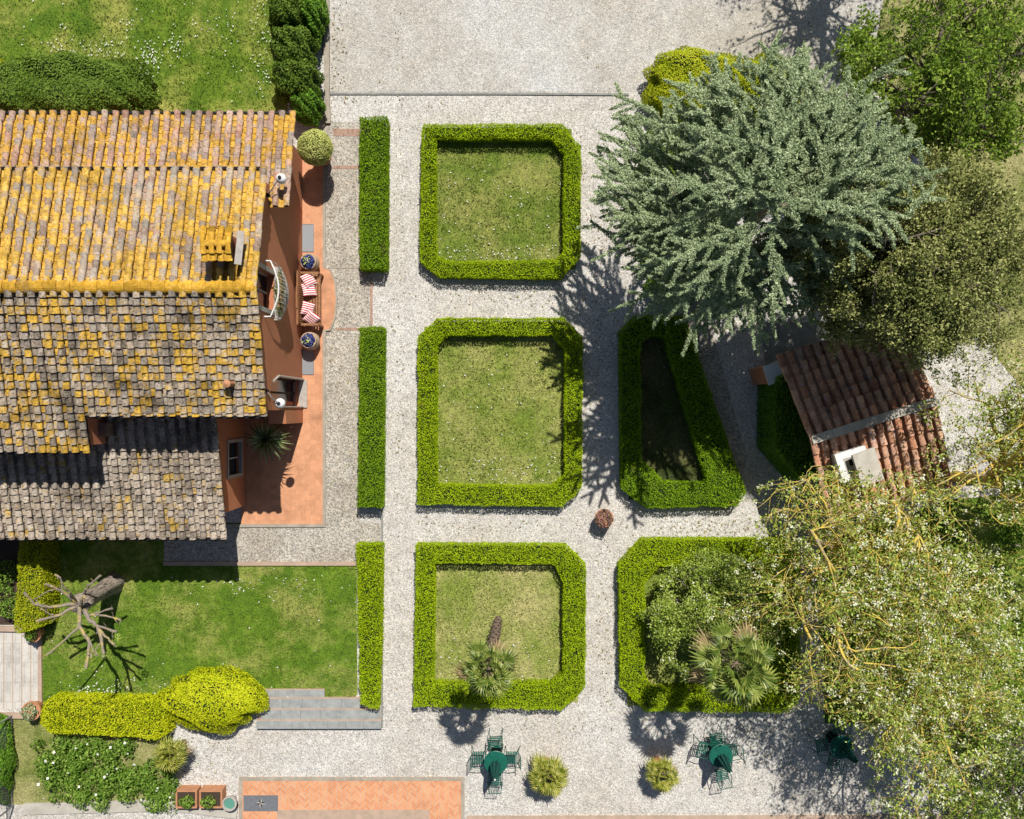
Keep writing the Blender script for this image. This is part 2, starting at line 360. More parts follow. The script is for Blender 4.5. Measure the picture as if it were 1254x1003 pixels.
# pebble path beside the house and its dividing bands
sheet('path', pp([(396, 150), (449, 150), (456, 400), (441, 640), (466, 640), (466, 690), (201, 690), (201, 643), (396, 643)]), .016, 'pebble')
sheet('path', pp([(-500, 766), (47, 766), (47, 868), (-500, 868)]), .012, 'slab')
b = MB()
for x in (-8, 5, 16, 27, 38): q = P(x, 818); b.box((q.x-.012, q.y-1.28, .012), (q.x+.012, q.y+1.28, .02), 'pinkkerb')
struct(b.build('path_joints'))
b = MB()
for (x0, y0, x1, y1) in ((408, 158, 441, 167), (408, 203, 441, 207)):
    a = P(x0, y1); c = P(x1, y0); b.box((a.x, a.y, .0), (c.x, c.y, .024), 'brick')
struct(b.build('brick_band'))
b = MB()
def strip(b, pts, w_, z, m, z0=0.0):
    for i in range(len(pts)-1):
        p, q = Vector(pts[i][:2]), Vector(pts[i+1][:2]); d = (q-p); L = d.length; d.normalize(); nrm = Vector((-d.y, d.x))*w_/2
        e = d*(w_/2 if i < len(pts)-2 else 0)
        b.prism([p-nrm, q+e-nrm, q+e+nrm, p+nrm], z0, z+.0015*i, m)
strip(b, pp([(402, 328), (455, 328)]), .05, .026, 'kerb')
strip(b, pp([(411, 403), (441, 403)]), .08, .026, 'brick')
strip(b, pp([(396, 265), (412, 265)]), .05, .026, 'kerb')
strip(b, pp([(455, 345), (455, 398)]), .07, .027, 'brick')
strip(b, pp([(412, 203), (412, 262)]), .03, .023, 'kerb')
struct(b.build('paving_strip'))
b = MB(); strip(b, pp([(398, -400), (401, 112), (402, 152)]), .17, .10, 'kerb'); struct(b.build('kerb'))
b = MB(); strip(b, pp([(404, 115), (470, 115), (610, 115), (700, 115.5), (770, 116)]), .07, .03, 'greyconc'); struct(b.build('kerb'))
b = MB(); strip(b, pp([(201, 690), (436, 690)]), .12, .06, 'pinkkerb'); strip(b, pp([(468, 624), (468, 890)]), .06, .05, 'greyconc'); struct(b.build('kerb'))
b = MB(); strip(b, pp([(50, 768), (51, 872)]), .10, .07, 'pinkkerb'); struct(b.build('kerb'))
b = MB(); strip(b, pp([(-400, 762), (49, 770)]), .16, .10, 'pinkkerb'); struct(b.build('kerb'))
b = MB(); strip(b, pp([(-400, 866), (46, 876)]), .16, .10, 'pinkkerb'); struct(b.build('kerb'))
# tiled patio
sheet('patio', pp([(362, 190), (396, 190), (396, 328), (404, 332), (410, 345), (412, 367), (410, 388), (404, 403), (396, 405), (396, 642), (296, 642), (296, 505), (362, 505)]), .05, 'patio', .06)
b = MB()
strip(b, pp([(397.5, 190), (397.5, 328)]), .09, .056, 'kerb'); strip(b, pp([(397.5, 405), (397.5, 643.5), (274, 643.5)]), .10, .056, 'kerb')
struct(b.build('patio_edge'))
b = MB(); arc = [(398, 328), (405, 331.5), (410.5, 344), (412.5, 367), (410.5, 389), (405, 404), (398, 405)]
strip(b, pp(arc), .05, .055, 'kerb'); struct(b.build('patio_edge'))
# herringbone terrace at the bottom
A = P(293, 951); B = P(569, 1110)
b = MB(); b.box((A.x, B.y, 0), (B.x, A.y, .03), 'paleconc')
x0, x1, y0, y1 = A.x+.10, B.x-.10, P(0, 1100).y, A.y-.12
bw, bl = .07, .21
cu = math.sqrt(.5)
for i in range(-110, 110):
    for j in range(-60, 60):
        # basket of herringbone in a 45 degree frame
        for kind in (0, 1):
            u0 = j*bw*1.0+ i*bl*1.0; 
            uu = i*bl+j*bw; vv = -i*bl+j*bw
            if kind == 0: r = (uu, vv, uu+bl, vv+bw)
            else: r = (uu+bl-0, vv-bl+bw, uu+bl+bw, vv+bw)
            cx, cy = (r[0]+r[2])/2, (r[1]+r[3])/2
            X = (cx-cy)*cu+(x0+x1)/2; Y = (cx+cy)*cu+(y0+y1)/2
            if not (x0-.06 < X < x1+.06 and y0 < Y < y1+.08): continue
            g_ = .0065
            cs = [(r[0]+g_, r[1]+g_), (r[2]-g_, r[1]+g_), (r[2]-g_, r[3]-g_), (r[0]+g_, r[3]-g_)]
            b.add([((a-c)*cu+(x0+x1)/2, (a+c)*cu+(y0+y1)/2, .036) for a, c in cs], [(0, 1, 2, 3)], 'herring')
strip(b, [(x0-.04, y0), (x0-.04, y1+.06), (x1+.04, y1+.06), (x1+.04, y0)], .11, .044, 'kerb', .0)
struct(b.build('terrace'))
b = MB(); q = P(340, 991); r = P(526, 1060); b.box((q.x, r.y, .0), (r.x, q.y, .05), 'pinkkerb'); struct(b.build('terrace_edge'))
b = MB(); strip(b, pp([(572, 1003), (2000, 1001)]), .22, .05, 'pinkkerb'); strip(b, pp([(30, 990), (211, 985), (291, 995)]), .36, .06, 'paleconc'); struct(b.build('kerb'))
sheet('path', pp([(-400, 1003), (290, 1003), (290, 1300), (-400, 1300)]), .012, 'brick')
sheet('path', pp([(930, 395), (1030, 395), (1030, 470), (965, 480), (940, 455)]), .010, 'greyconc')
sheet('lawn', pp([(1002, 655), (1060, 640), (1165, 612), (1300, 600), (1500, 700), (1500, 900), (1010, 885)]), .013, 'lawnB')
# garden steps
st = MB()
for k, (ya, yb, xa, xb) in enumerate(((843, 853, 323, 398), (853, 866, 323, 443), (866, 879, 321, 466), (879, 890, 316, 468))):
    a = P(xa, yb); c = P(xb, ya); z = .05+.035*k
    nx = 4+k
    for j in range(nx):
        xx0 = a.x+(c.x-a.x)*j/nx; xx1 = a.x+(c.x-a.x)*(j+1)/nx
        st.box((xx0+.003, a.y+.0, 0), (xx1-.003, c.y-.04, z+.002*(j % 2)), 'greystone')
    st.box((a.x+.004, c.y-.04, 0), (c.x-.004, c.y-.0, z-.012), 'pinkkerb')
o = st.build('garden_steps'); tag(o, 'broad grey stone garden steps between the lower lawn and the gravel', 'steps')

# ---------------------------------------------------------------- foliage helpers
def vnoise(x, y, s=1.0, ph=0.0):
    return (np.sin(x*s*1.7+ph)+np.sin(y*s*2.1+1.3+ph)+np.sin((x+y)*s*1.1+.7*ph)+np.sin((x-1.7*y)*s*2.9+2*ph))*.25

def tri_sample(tris, n):
    tris = np.asarray(tris, float); a, b_, c = tris[:, 0], tris[:, 1], tris[:, 2]
    cr = np.cross(b_-a, c-a); ar = np.linalg.norm(cr, axis=1)/2
    tot = ar.sum(); N = int(n*tot); idx = RNG.choice(len(tris), N, p=ar/tot)
    r1, r2 = RNG.random(N), RNG.random(N); s_ = np.sqrt(r1)[:, None]; r2 = r2[:, None]
    p = a[idx]*(1-s_)+b_[idx]*s_*(1-r2)+c[idx]*s_*r2
    nr = cr[idx]/(np.linalg.norm(cr[idx], axis=1, keepdims=True)+1e-12)
    return p, nr
def hedge_ring(outer, inner, h, label, mat='box', dens=2300, size=.042, cat='hedge', group=None, name='hedge'):
    o_ = [tuple(P(x, y, h))[:2] for x, y in outer]; n = len(o_); tris = []; b = MB()
    def quad(a, b1, c, d): tris.append((a, b1, c)); tris.append((a, c, d))
    if inner:
        i_ = [tuple(P(x, y, h))[:2] for x, y in inner]
    ins = .085
    def shrink(poly, d):
        m_ = len(poly); out = []
        ar = sum(poly[i][0]*poly[(i+1)%m_][1]-poly[(i+1)%m_][0]*poly[i][1] for i in range(m_)); sg = 1 if ar > 0 else -1
        for i in range(m_):
            p0, p1, p2 = Vector(poly[i-1]), Vector(poly[i]), Vector(poly[(i+1)%m_])
            d1 = (p1-p0).normalized(); d2 = (p2-p1).normalized(); nn = Vector((-(d1.y+d2.y), d1.x+d2.x))*sg
            if nn.length < 1e-6: nn = Vector((-d1.y, d1.x))*sg
            nn.normalize(); k = 1/max(.5, nn.dot(Vector((-d1.y, d1.x))*sg)); out.append(tuple(p1+nn*d*k))
        return out
    os_ = shrink(o_, ins)
    if inner: is_ = shrink(i_, -ins)
    core_v = []; core_f = []
    for i in range(n):
        j = (i+1) % n
        A1, B1 = (*o_[i], 0), (*o_[j], 0); A2, B2 = (*o_[i], h), (*o_[j], h)
        quad(A2, B2, B1, A1)
        if inner:
            C1, D1 = (*i_[i], 0), (*i_[j], 0); C2, D2 = (*i_[i], h), (*i_[j], h)
            quad(C1, D1, D2, C2); quad(C2, D2, B2, A2)
    if inner:
        v = [(*p, 0) for p in os_]+[(*p, h-ins) for p in os_]+[(*p, 0) for p in is_]+[(*p, h-ins) for p in is_]
        f = []
        for i in range(n):
            j = (i+1) % n; f += [(i, j, n+j, n+i), (2*n+j, 2*n+i, 3*n+i, 3*n+j), (n+i, n+j, 3*n+j, 3*n+i)]
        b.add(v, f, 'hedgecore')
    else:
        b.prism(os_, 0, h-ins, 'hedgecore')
        c = np.mean(np.array(o_), axis=0)
        for i in range(n): tris.append(((*o_[i], h), (*o_[(i+1)%n], h), (c[0], c[1], h)))
    p, nr = tri_sample(tris, dens)
    # make normals point out: up for the top, away otherwise
    up = np.abs(nr[:, 2]) > .7; nr[up] = (0, 0, 1)
    f = vnoise(p[:, 0], p[:, 1], 3.1)*.04+vnoise(p[:, 0], p[:, 1], 9.0, 2)*.035+vnoise(p[:, 0], p[:, 1], 19.0, 4)*.02
    dz = np.where(up, f, 0); p = p+nr*0; p[:, 2] += dz
    side = ~up
    p += RNG.normal(scale=.016, size=p.shape)
    sx, sy = vnoise(p[:, 1], p[:, 0]*.3, 2.7, h*9)*.04+vnoise(p[:, 1], p[:, 2], 8, 1)*.028, vnoise(p[:, 0], p[:, 1]*.3, 2.3, h*7)*.04+vnoise(p[:, 0], p[:, 2], 8, 3)*.028
    p[:, 0] += sx*np.clip(p[:, 2]/h, 0, 1); p[:, 1] += sy*np.clip(p[:, 2]/h, 0, 1)
    thin = vnoise(p[:, 0], p[:, 1], 4.3, 5)+.5*vnoise(p[:, 0], p[:, 1], 11, 2); keep = RNG.random(len(p)) < np.clip(1.9-1.6*np.abs(thin), .45, 1); p, nr, up = p[keep], nr[keep], up[keep]
    # sides are leafed sparser and both ways
    b.leaves(p, nr, size, mat, tilt=1.1, aspect=.6)
    # stray shoots standing above the clipped top
    k = up & (RNG.random(len(p)) < .06); q = p[k].copy(); q[:, 2] += RNG.uniform(.015, .06, len(q))
    b.leaves(q, None, size*1.1, mat)
    o = b.build(name); return tag(o, label, cat, group)

HG = 'low clipped box hedges framing the square lawns'
hedge_ring([(517,152),(687,151),(711,178),(710,312),(687,340),(537,338),(514,318)], [(533,168),(676,168),(691,187),(690,308),(680,318),(548,320),(533,312)], .46,
           'clipped box hedge framing the topmost of the three square lawns, beside the blue conifer', group=HG)
hedge_ring([(512,411),(535,390),(690,390),(713,413),(712,598),(688,620),(512,617)], [(534,422),(546,410),(676,410),(692,428),(692,582),(675,596),(534,594)], .46,
           'clipped box hedge framing the middle square lawn, the empty one between two others', group=HG)
hedge_ring([(510,667),(693,668),(717,692),(716,842),(687,869),(507,865)], [(532,689),(677,690),(690,712),(690,825),(675,838),(530,838)], .46,
           'clipped box hedge around the square lawn with a single leaning palm', group=HG)
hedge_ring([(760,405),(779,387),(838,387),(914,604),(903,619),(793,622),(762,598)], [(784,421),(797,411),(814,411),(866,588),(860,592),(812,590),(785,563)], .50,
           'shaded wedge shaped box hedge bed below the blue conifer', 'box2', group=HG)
hedge_ring([(759,692),(788,661),(962,661),(980,680),(979,855),(965,872),(791,871),(761,840)], [(789,715),(808,692),(925,692),(937,706),(938,830),(930,842),(800,845),(789,830)], .50,
           'box hedge around the square bed overhung by blossoming tree and palm', group=HG)
HS = 'straight hedge strips between the pebble path and the gravel'
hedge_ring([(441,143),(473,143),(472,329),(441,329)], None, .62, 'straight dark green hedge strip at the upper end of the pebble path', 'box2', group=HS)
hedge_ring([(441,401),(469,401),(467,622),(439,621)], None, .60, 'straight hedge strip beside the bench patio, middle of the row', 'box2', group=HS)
hedge_ring([(437,667),(467,667),(466,775),(463,868),(442,862),(440,800)], None, .50, 'uneven hedge strip at the right edge of the lower lawn', 'goldbox' if 0 else 'box', group=HS)
hedge_ring([(25,655),(52,657),(53,735),(50,768),(20,774),(18,768)], None, .9, 'yellow green clipped hedge block beside the pollarded tree', 'goldbox')
hedge_ring([(952,462),(972,452),(1012,575),(985,590),(950,550)], None, 1.75, 'dark green hedge against the left side of the small tiled hut', 'bush2')

def blob(b, c, r, mat, dens=1500, size=.06, lump=.12, zmin=0.0, core='hedgecore', ns=2.5, cz=.92, ph=0):
    """leafy ellipsoid with a lumpy outline and a dark inside"""
    c = np.array(c, float); r = np.array(r, float)
    area = 4*math.pi*((r[0]*r[1])**1.6/3+(r[0]*r[2])**1.6/3+(r[1]*r[2])**1.6/3)**(1/1.6)
    N = int(area*dens); d = RNG.normal(size=(N, 3)); d /= np.linalg.norm(d, axis=1, keepdims=True)
    k = 1+lump*(np.sin(d[:, 0]*ns*2.1+ph)+np.sin(d[:, 1]*ns*2.6+1+ph)+np.sin(d[:, 2]*ns*3+2)+np.sin((d[:, 0]+d[:, 1])*ns*3.7+ph*2))*.35
    k *= 1-np.abs(RNG.normal(scale=.05, size=N))
    p = c+d*r*k[:, None]; ok = p[:, 2] > zmin; p, d = p[ok], d[ok]
    b.leaves(p, d/r*r.max(), size, mat, tilt=1.0)
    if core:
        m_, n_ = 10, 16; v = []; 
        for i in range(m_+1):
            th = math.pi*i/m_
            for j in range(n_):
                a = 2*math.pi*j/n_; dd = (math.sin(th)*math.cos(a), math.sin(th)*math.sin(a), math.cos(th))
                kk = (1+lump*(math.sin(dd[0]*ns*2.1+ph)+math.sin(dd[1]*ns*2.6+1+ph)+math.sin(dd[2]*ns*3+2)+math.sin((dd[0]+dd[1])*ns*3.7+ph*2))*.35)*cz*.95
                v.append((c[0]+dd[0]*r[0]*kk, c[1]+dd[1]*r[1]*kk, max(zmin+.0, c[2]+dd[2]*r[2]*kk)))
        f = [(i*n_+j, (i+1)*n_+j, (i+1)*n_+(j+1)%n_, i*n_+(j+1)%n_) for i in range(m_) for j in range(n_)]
        b.add(v, f, core)
def shrub(px, py, z, r, mat, label, cat='shrub', name='shrub', dens=1300, size=.075, lump=.22, group=None, more=()):
    b = MB(); blob(b, P(px, py, z), r, mat, dens, size, lump, ph=px*.1)
    for (x, y, zz, rr) in more: blob(b, P(x, y, zz), rr, mat, dens, size, lump, ph=x*.1)
    return tag(b.build(name), label, cat, group)

shrub(262, 857, .4, (1.62, .95, .62), 'gold', 'large rounded golden shrub at the left end of the grey steps', dens=1900, size=.055, lump=.16)
b = MB()
o_ = [(52,862),(62,855),(200,858),(206,898),(190,905),(120,900),(60,897),(50,885)]
hedge_ring(o_, None, .55, 'long low golden hedge along the bottom of the lower lawn', 'gold', 2200, .048)
TS = 'dark shrubs along the kerb of the driveway'
shrub(354, 14, .6, (.62, .75, .8), 'bush', 'round dark shrub in the top row beside the driveway kerb, uppermost left', group=TS)
shrub(386, 18, .55, (.40, .70, .7), 'bush2', 'bright narrow shrub touching the driveway kerb near the top edge', group=TS)
shrub(362, 62, .6, (.66, .72, .8), 'bush', 'dark green shrub second down the row beside the driveway kerb', group=TS)
shrub(364, 100, .6, (.74, .66, .75), 'bush', 'dark wide shrub just above the corner of the yellow roof', group=TS)
shrub(378, 130, .5, (.50, .52, .6), 'bush2', 'bright leafy shrub just above the pale ball topiary', group=TS)
shrub(95, 112, .5, (2.2, 1.15, .8), 'bush', 'long dark evergreen shrub behind the yellow tiled roof', dens=1400, more=[(20, 118, .5, (1.5, 1.0, .75)), (140, 118, .5, (1.1, .9, .7))])
shrub(-6, 88, .4, (.5, .4, .4), 'gold', 'small yellow shrub at the left edge above the dark evergreen')
shrub(850, 106, .5, (1.6, 1.2, .7), 'goldbox', 'rounded yellow green shrub left half behind the blue conifer tips', dens=1900, size=.055, lump=.16)
shrub(938, 116, .5, (1.15, 1.25, .7), 'goldbox', 'yellow green shrub right half, in dappled shade behind the conifer', dens=1900, size=.055, lump=.16)
b = MB(); 
for (x, y, rr) in ((8, 700, .35), (12, 745, .3), (2, 730, .4), (-20, 720, .5)): blob(b, P(x, y, .2), (rr, rr, .3), 'rose', 500, .07, core=None)
tag(b.build('flower_bed_plants'), 'loose leafy plants in the shaded bed at the left edge', 'plants', kind='stuff')
shrub(1, 930, .25, (.42, 1.25, .5), 'bush2', 'climbing green bush behind the wire fence in the lower left corner')
# rose bed
b = MB()
for k in range(74):
    x, y = RNG.uniform(45, 212), RNG.uniform(908, 982)
    if x < 60 and y > 960: continue
    rr = RNG.uniform(.16, .34); blob(b, P(x, y, .2), (rr, rr, .24), 'rose', 300, .085, .4, core=None)
q = np.array([tuple(P(RNG.uniform(45, 210), RNG.uniform(905, 980), .62)) for _ in range(26)]); b.leaves(q, np.tile((0, 0, 1), (26, 1)), .09, 'daisy', .3, 1)
tag(b.build('rose_bushes'), 'tangled rose bushes with a few white blooms in the lower left bed', 'rose bushes', kind='stuff')
# grass blades and daisies
def inpoly(x, y, poly):
    c = False; n = len(poly)
    for i in range(n):
        x1, y1 = poly[i]; x2, y2 = poly[i-1]
        if (y1 > y) != (y2 > y) and x < (x2-x1)*(y-y1)/(y2-y1)+x1: c = not c
    return c
b = MB()
regs = [((0, 0, 345, 136), 9000), ((54, 690, 436, 868), 9000), ((533, 178, 690, 318), 5200), ((534, 415, 691, 596), 6400), ((530, 695, 690, 840), 5200), ((800, 430, 860, 590), 1200), ((795, 700, 935, 840), 3000), ((1190, 140, 1300, 460), 5000)]
for (x0, y0, x1, y1), N in regs:
    px = RNG.uniform(x0, x1, N); py = RNG.uniform(y0, y1, N); k = vnoise(px*.03, py*.03, 1, 3)+RNG.normal(scale=.5, size=N) > -.2; px, py = px[k], py[k]
    p = np.stack([(px-627)*S, (501.5-py)*S, np.full(len(px), .03)], 1); d = RNG.normal(size=p.shape); d[:, 2] = .15
    b.leaves(p, d, .085, 'grassb', .3, .3)
tag(b.build('grass'), 'short grass blades standing on the lawns', 'grass', kind='stuff')
b = MB(); pts = []
def daisies(cx, cy, sx, sy, n):
    for _ in range(n): pts.append(tuple(P(RNG.normal(cx, sx), RNG.normal(cy, sy), .06)))
for a in ((183, 75, 9, 12, 90), (120, 60, 28, 7, 70), (75, 60, 15, 6, 20), (215, 58, 6, 10, 28), (320, 50, 9, 40, 60), (270, 30, 25, 20, 45), (160, 25, 8, 6, 14), (78, 33, 3, 3, 7),
          (110, 848, 22, 5, 70), (150, 840, 25, 8, 40), (290, 715, 6, 6, 16), (370, 720, 40, 12, 30), (65, 700, 6, 12, 18), (195, 850, 20, 6, 20), (280, 820, 10, 4, 22)): daisies(*a)
for _ in range(50): pts.append(tuple(P(RNG.uniform(5, 340), RNG.uniform(0, 130), .06)))
for _ in range(35): pts.append(tuple(P(RNG.uniform(60, 430), RNG.uniform(705, 860), .06)))
for _ in range(330):
    x, y = RNG.uniform(536, 688), RNG.choice([RNG.uniform(300, 318), RNG.uniform(560, 595), RNG.uniform(780, 838), RNG.uniform(200, 318), RNG.uniform(430, 590)]); pts.append(tuple(P(x, y, .05)))
p = np.array(pts); b.leaves(p, np.tile((0, 0, 1.), (len(p), 1)), .042, 'daisy', .3, 1)
tag(b.build('daisies'), 'small white daisies scattered over the lawns', 'daisies', kind='stuff')

# ---------------------------------------------------------------- house
def tile_roof(b, x0, x1, ridge, eave, mat, pitch=.29, expo=.215, r=.092, seed=0, orient=None, mat2=None):
    """coppi tiles; ridge=(y,z) eave=(y,z); columns run from ridge to eave; orient maps (x,y,z) to world"""
    y0, z0 = ridge; y1, z1 = eave; L = math.hypot(y1-y0, z1-z0); dy, dz = (y1-y0)/L, (z1-z0)/L
    ny, nz = -dz*(1 if dy > 0 else -1), abs(dy)
    rows = int(math.ceil(L/expo)); cols = int(round((x1-x0)/pitch)); pitch = (x1-x0)/cols
    V = []; F = []; F2 = []; ns = 6; nv = 0
    rr = random.Random(seed)
    def tile(cx, s0, s1, ra, rb, lift0, lift1, up, skew, roll):
        nonlocal nv
        rings = []
        for (s_, rad, lf) in ((s0, ra, lift0), (s1, rb, lift1), (s1, rb*.84, lift1-.004*up)):
            row = []
            for k in range(ns+1):
                a = math.pi*k/ns; xx = math.cos(a)*rad; hh = math.sin(a)*rad*.66*up+lf+xx*roll
                row.append((cx+xx+skew*(s_-s0), y0+dy*s_+ny*hh, z0+dz*s_+nz*hh))
            rings.append(row)
        V.extend(rings[0]+rings[1]+rings[2])
        for q in range(2):
            for k in range(ns):
                (F if up < 0 else F2).append((nv+q*(ns+1)+k, nv+q*(ns+1)+k+1, nv+(q+1)*(ns+1)+k+1, nv+(q+1)*(ns+1)+k))
        nv += 3*(ns+1)
    for c in range(cols+1):
        xc = x0+c*pitch
        for rw in range(rows):
            s0 = rw*expo-.03; s1 = min(L, (rw+1)*expo)+.03+rr.uniform(-.012, .012)
            j = lambda a: rr.uniform(-a, a)
            if c < cols: tile(xc+pitch/2+j(.008), s0, s1+j(.012), r*.96, r*1.12, .018, .066+j(.01), -1, j(.03), j(.10))
            tile(xc+j(.012), s0, s1+j(.014), r*.80, r*1.02, .042, .098+j(.010), 1, j(.05), j(.16))
    if orient is not None: V = [tuple(orient(v)) for v in V]
    b.add(V, F, mat); i2 = b.mi(mat2 or mat); off = b.nv-len(V); b.f += [[a+off for a in q] for q in F2]; b.m += [i2]*len(F2)
    D = [(x0-.02, y0, z0-.06), (x1+.02, y0, z0-.06), (x1+.02, y1-.04*(1 if dy > 0 else -1), z1-.06), (x0-.02, y1-.04*(1 if dy > 0 else -1), z1-.06)]
    D += [(x, y, z-.06) for x, y, z in D]
    if orient is not None: D = [tuple(orient(v)) for v in D]
    b.add(D, [(0, 1, 2, 3), (7, 6, 5, 4), (0, 4, 5, 1), (1, 5, 6, 2), (2, 6, 7, 3), (3, 7, 4, 0)], 'darkwood')
def ridge_caps(b, x0, x1, y, z, mat, step=.34, r=.15, orient=None, seed=3):
    rr = random.Random(seed); n_ = int((x1-x0)/step)
    for i in range(n_+1):
        xa = x0+i*step; xb = min(xa+step+.04, x1); V = []; ns = 8; dz = rr.uniform(-.01, .01); ra, rb = r*(1+rr.uniform(-.04, .04)), r*1.07; dy = rr.uniform(-.012, .012)
        if xb-xa < .05: continue
        for (x, q, l) in ((xa, ra, 0), (xb, rb, .018), (xb, rb*.85, .012)):
            for k in range(ns+1): a = math.pi*k/ns; V.append((x, y+dy+math.cos(a)*q, z+dz+l+math.sin(a)*q*.62))
        F = [(q*(ns+1)+k, (q+1)*(ns+1)+k, (q+1)*(ns+1)+k+1, q*(ns+1)+k+1) for q in range(2) for k in range(ns)]
        if orient is not None: V = [tuple(orient(v)) for v in V]
        b.add(V, F, mat)

XW = -6.66; XV = -6.50; XL = -21.0
house = thing('house', (-12, 2, 0), 'long terracotta walled farmhouse with lichen covered yellow and grey tiled roofs', 'house')
def rz_main(y): return 5.07-abs(y-3.1)*.24-.17       # underside of roof
def wall_strip(b, y0, y1, z0, ztop, x0, x1, m):
    if callable(ztop):
        pts = [(y0, z0), (y1, z0), (y1, ztop(y1))]
        if y0 < 3.1 < y1: pts.append((3.1, ztop(3.1)))
        pts.append((y0, ztop(y0)))
    else: pts = [(y0, z0), (y1, z0), (y1, ztop), (y0, ztop)]
    b.prismx(pts, x0, x1, m)
b = MB(); xa = XW-.28
wall_strip(b, -.02, .06, 0, rz_main, xa, XW, 'plaster')
b.prismx([(.06, 2.55), (.22, 3.05), (.5, 3.25), (.78, 3.05), (.94, 2.55), (.94, rz_main(.94)), (.06, rz_main(.06))], xa, XW, 'plaster')
wall_strip(b, .94, 2.75, 0, rz_main, xa, XW, 'plaster')
wall_strip(b, 2.75, 3.75, 0, 2.9, xa, XW, 'plaster'); wall_strip(b, 2.75, 3.75, 4.72, rz_main, xa, XW, 'plaster')
wall_strip(b, 3.75, 6.15, 0, rz_main, xa, XW, 'plaster')
wall_strip(b, 6.15, 8.05, 0, lambda y: 3.5-(y-5.57)*.22-.14, xa, XW, 'plaster')
wall_strip(b, 5.9, 6.15, 0, rz_main, XL, xa, 'plaster'); wall_strip(b, 7.8, 8.05, 0, 2.75, XL, xa, 'plaster')
b.box((-11.3, -.02, 0), (xa, .24, 4.05), 'plaster'); b.box((XL, -.95, 0), (-11.3, -.7, 3.85), 'plaster'); b.box((-11.55, -.7, 0), (-11.3, .24, 3.95), 'plaster')
b.box((-9.1, .24, 0), (-8.95, 5.9, 4), 'plaster')
# annex walls
za = lambda y: 3.2+y*.219-.14
wall_strip(b, -3.04, -2.0, 0, za, -8.7, -8.45, 'plasterlight'); wall_strip(b, -2.0, -.97, 0, .5, -8.7, -8.45, 'plasterlight')
wall_strip(b, -2.0, -.97, 1.6, za, -8.7, -8.45, 'plasterlight'); wall_strip(b, -.97, -.02, 0, za, -8.7, -8.45, 'plasterlight')
b.box((XL, -3.04, 0), (-8.7, -2.8, za(-3.04)), 'plasterlight')
b.build('wall', house)
b = MB(); b.prismx([(-.42, 0), (-.02, 0), (-.02, 1.95), (-.42, 1.8)], -7.15, XW+.02, 'plasterlight'); b.build('buttress', house)
# roofs
b = MB(); tile_roof(b, XL, XV, (3.1, 4.97), (6.3, 4.2), 'roofN', seed=1, mat2='roofNc')
o = b.build('roof', house); roofN = o
tag(o, 'long roof slope crusted in yellow lichen')
g2 = MB(); g2.box((XL, 6.31, 4.17), (XV-.02, 6.37, 4.235), 'black'); g2.build('gutter', o)
# chimney on that slope
cb = MB(); cx, cy = -7.24, 4.06
cb.box((cx-.27, cy-.27, 4.5), (cx+.27, cy+.27, 5.28), 'plaster')
for sx in (-1, 1): cb.box((cx+sx*.2-.06, cy-.2, 5.28), (cx+sx*.2+.06, cy+.24, 5.46), 'plaster')
V = lambda v: v
tile_roof(cb, cx-.30, cx+.32, (cy, 5.60), (cy+.36, 5.47), 'ridge', .2, .19, .075, 5); tile_roof(cb, cx-.30, cx+.32, (cy, 5.60), (cy-.36, 5.47), 'ridge', .2, .19, .075, 6)
ridge_caps(cb, cx-.3, cx+.3, cy, 5.62, 'ridge', .3, .08)
ch = cb.build('chimney', o)
cb = MB(); mt = Matrix.Translation((cx+.45, cy-.03, 5.22)) @ Matrix.Rotation(R(-6), 4, 'Z') @ Matrix.Rotation(R(14), 4, 'Y')
cb.box((-.085, -.42, -.015), (.085, .42, .015), 'trim', mat4=mt); cb.box((-.02, -.3, -.6), (.0, .3, -.015), 'steel', mat4=mt); cb.build('chimney_flashing', ch)
b = MB(); tile_roof(b, -11.27, XV, (3.1, 4.97), (-.12, 4.2), 'roofS', seed=2); tile_roof(b, XL, -11.27, (3.1, 4.97), (-1.08, 3.97), 'roofS', seed=12)
o = b.build('roof', house); tag(o, 'weathered grey and yellow roof slope below the ridge')
g2 = MB(); g2.box((-11.2, -.235, 4.13), (XV+.0, -.16, 4.19), 'black'); g2.box((XL, -1.195, 3.90), (-11.27, -1.12, 3.96), 'black'); g2.build('gutter', o)
q = P(278, 470, 4.75); vb = MB(); vb.lathe((q.x, q.y, 4.35), [(.075, 0), (.075, .38), (.10, .38), (.10, .43), (.02, .47)], 'clay', 12); vb.build('vent_pipe', o)
b = MB(); ridge_caps(b, XL, XV+.02, 3.1, 4.985, 'ridge', .34, .16); b.build('ridge_cap', house)
b = MB(); tile_roof(b, XL, -6.16, (5.57, 3.40), (8.3, 2.80), 'roofN', seed=3, mat2='roofW'); o = b.build('roof', house); tag(o, 'lower pink and yellow tiled roof of the upper wing')
g2 = MB(); g2.box((XL, 8.31, 2.77), (-6.14, 8.37, 2.835), 'black'); g2.build('gutter', o)
b = MB(); tile_roof(b, XL, -8.27, (-.05, 3.10), (-3.65, 2.31), 'roofA', seed=4); o = b.build('roof', house); tag(o, 'grey tiled annex roof half in shadow')
g2 = MB(); g2.box((XL, -3.77, 2.24), (-8.27, -3.70, 2.30), 'black'); g2.build('gutter', o)
q = P(118, 526, 3.4); vb = MB(); vb.box((q.x-.3, q.y-.19, 2.9), (q.x+.3, q.y+.19, 3.42), 'brickwall'); vb.build('brick_vent', o)
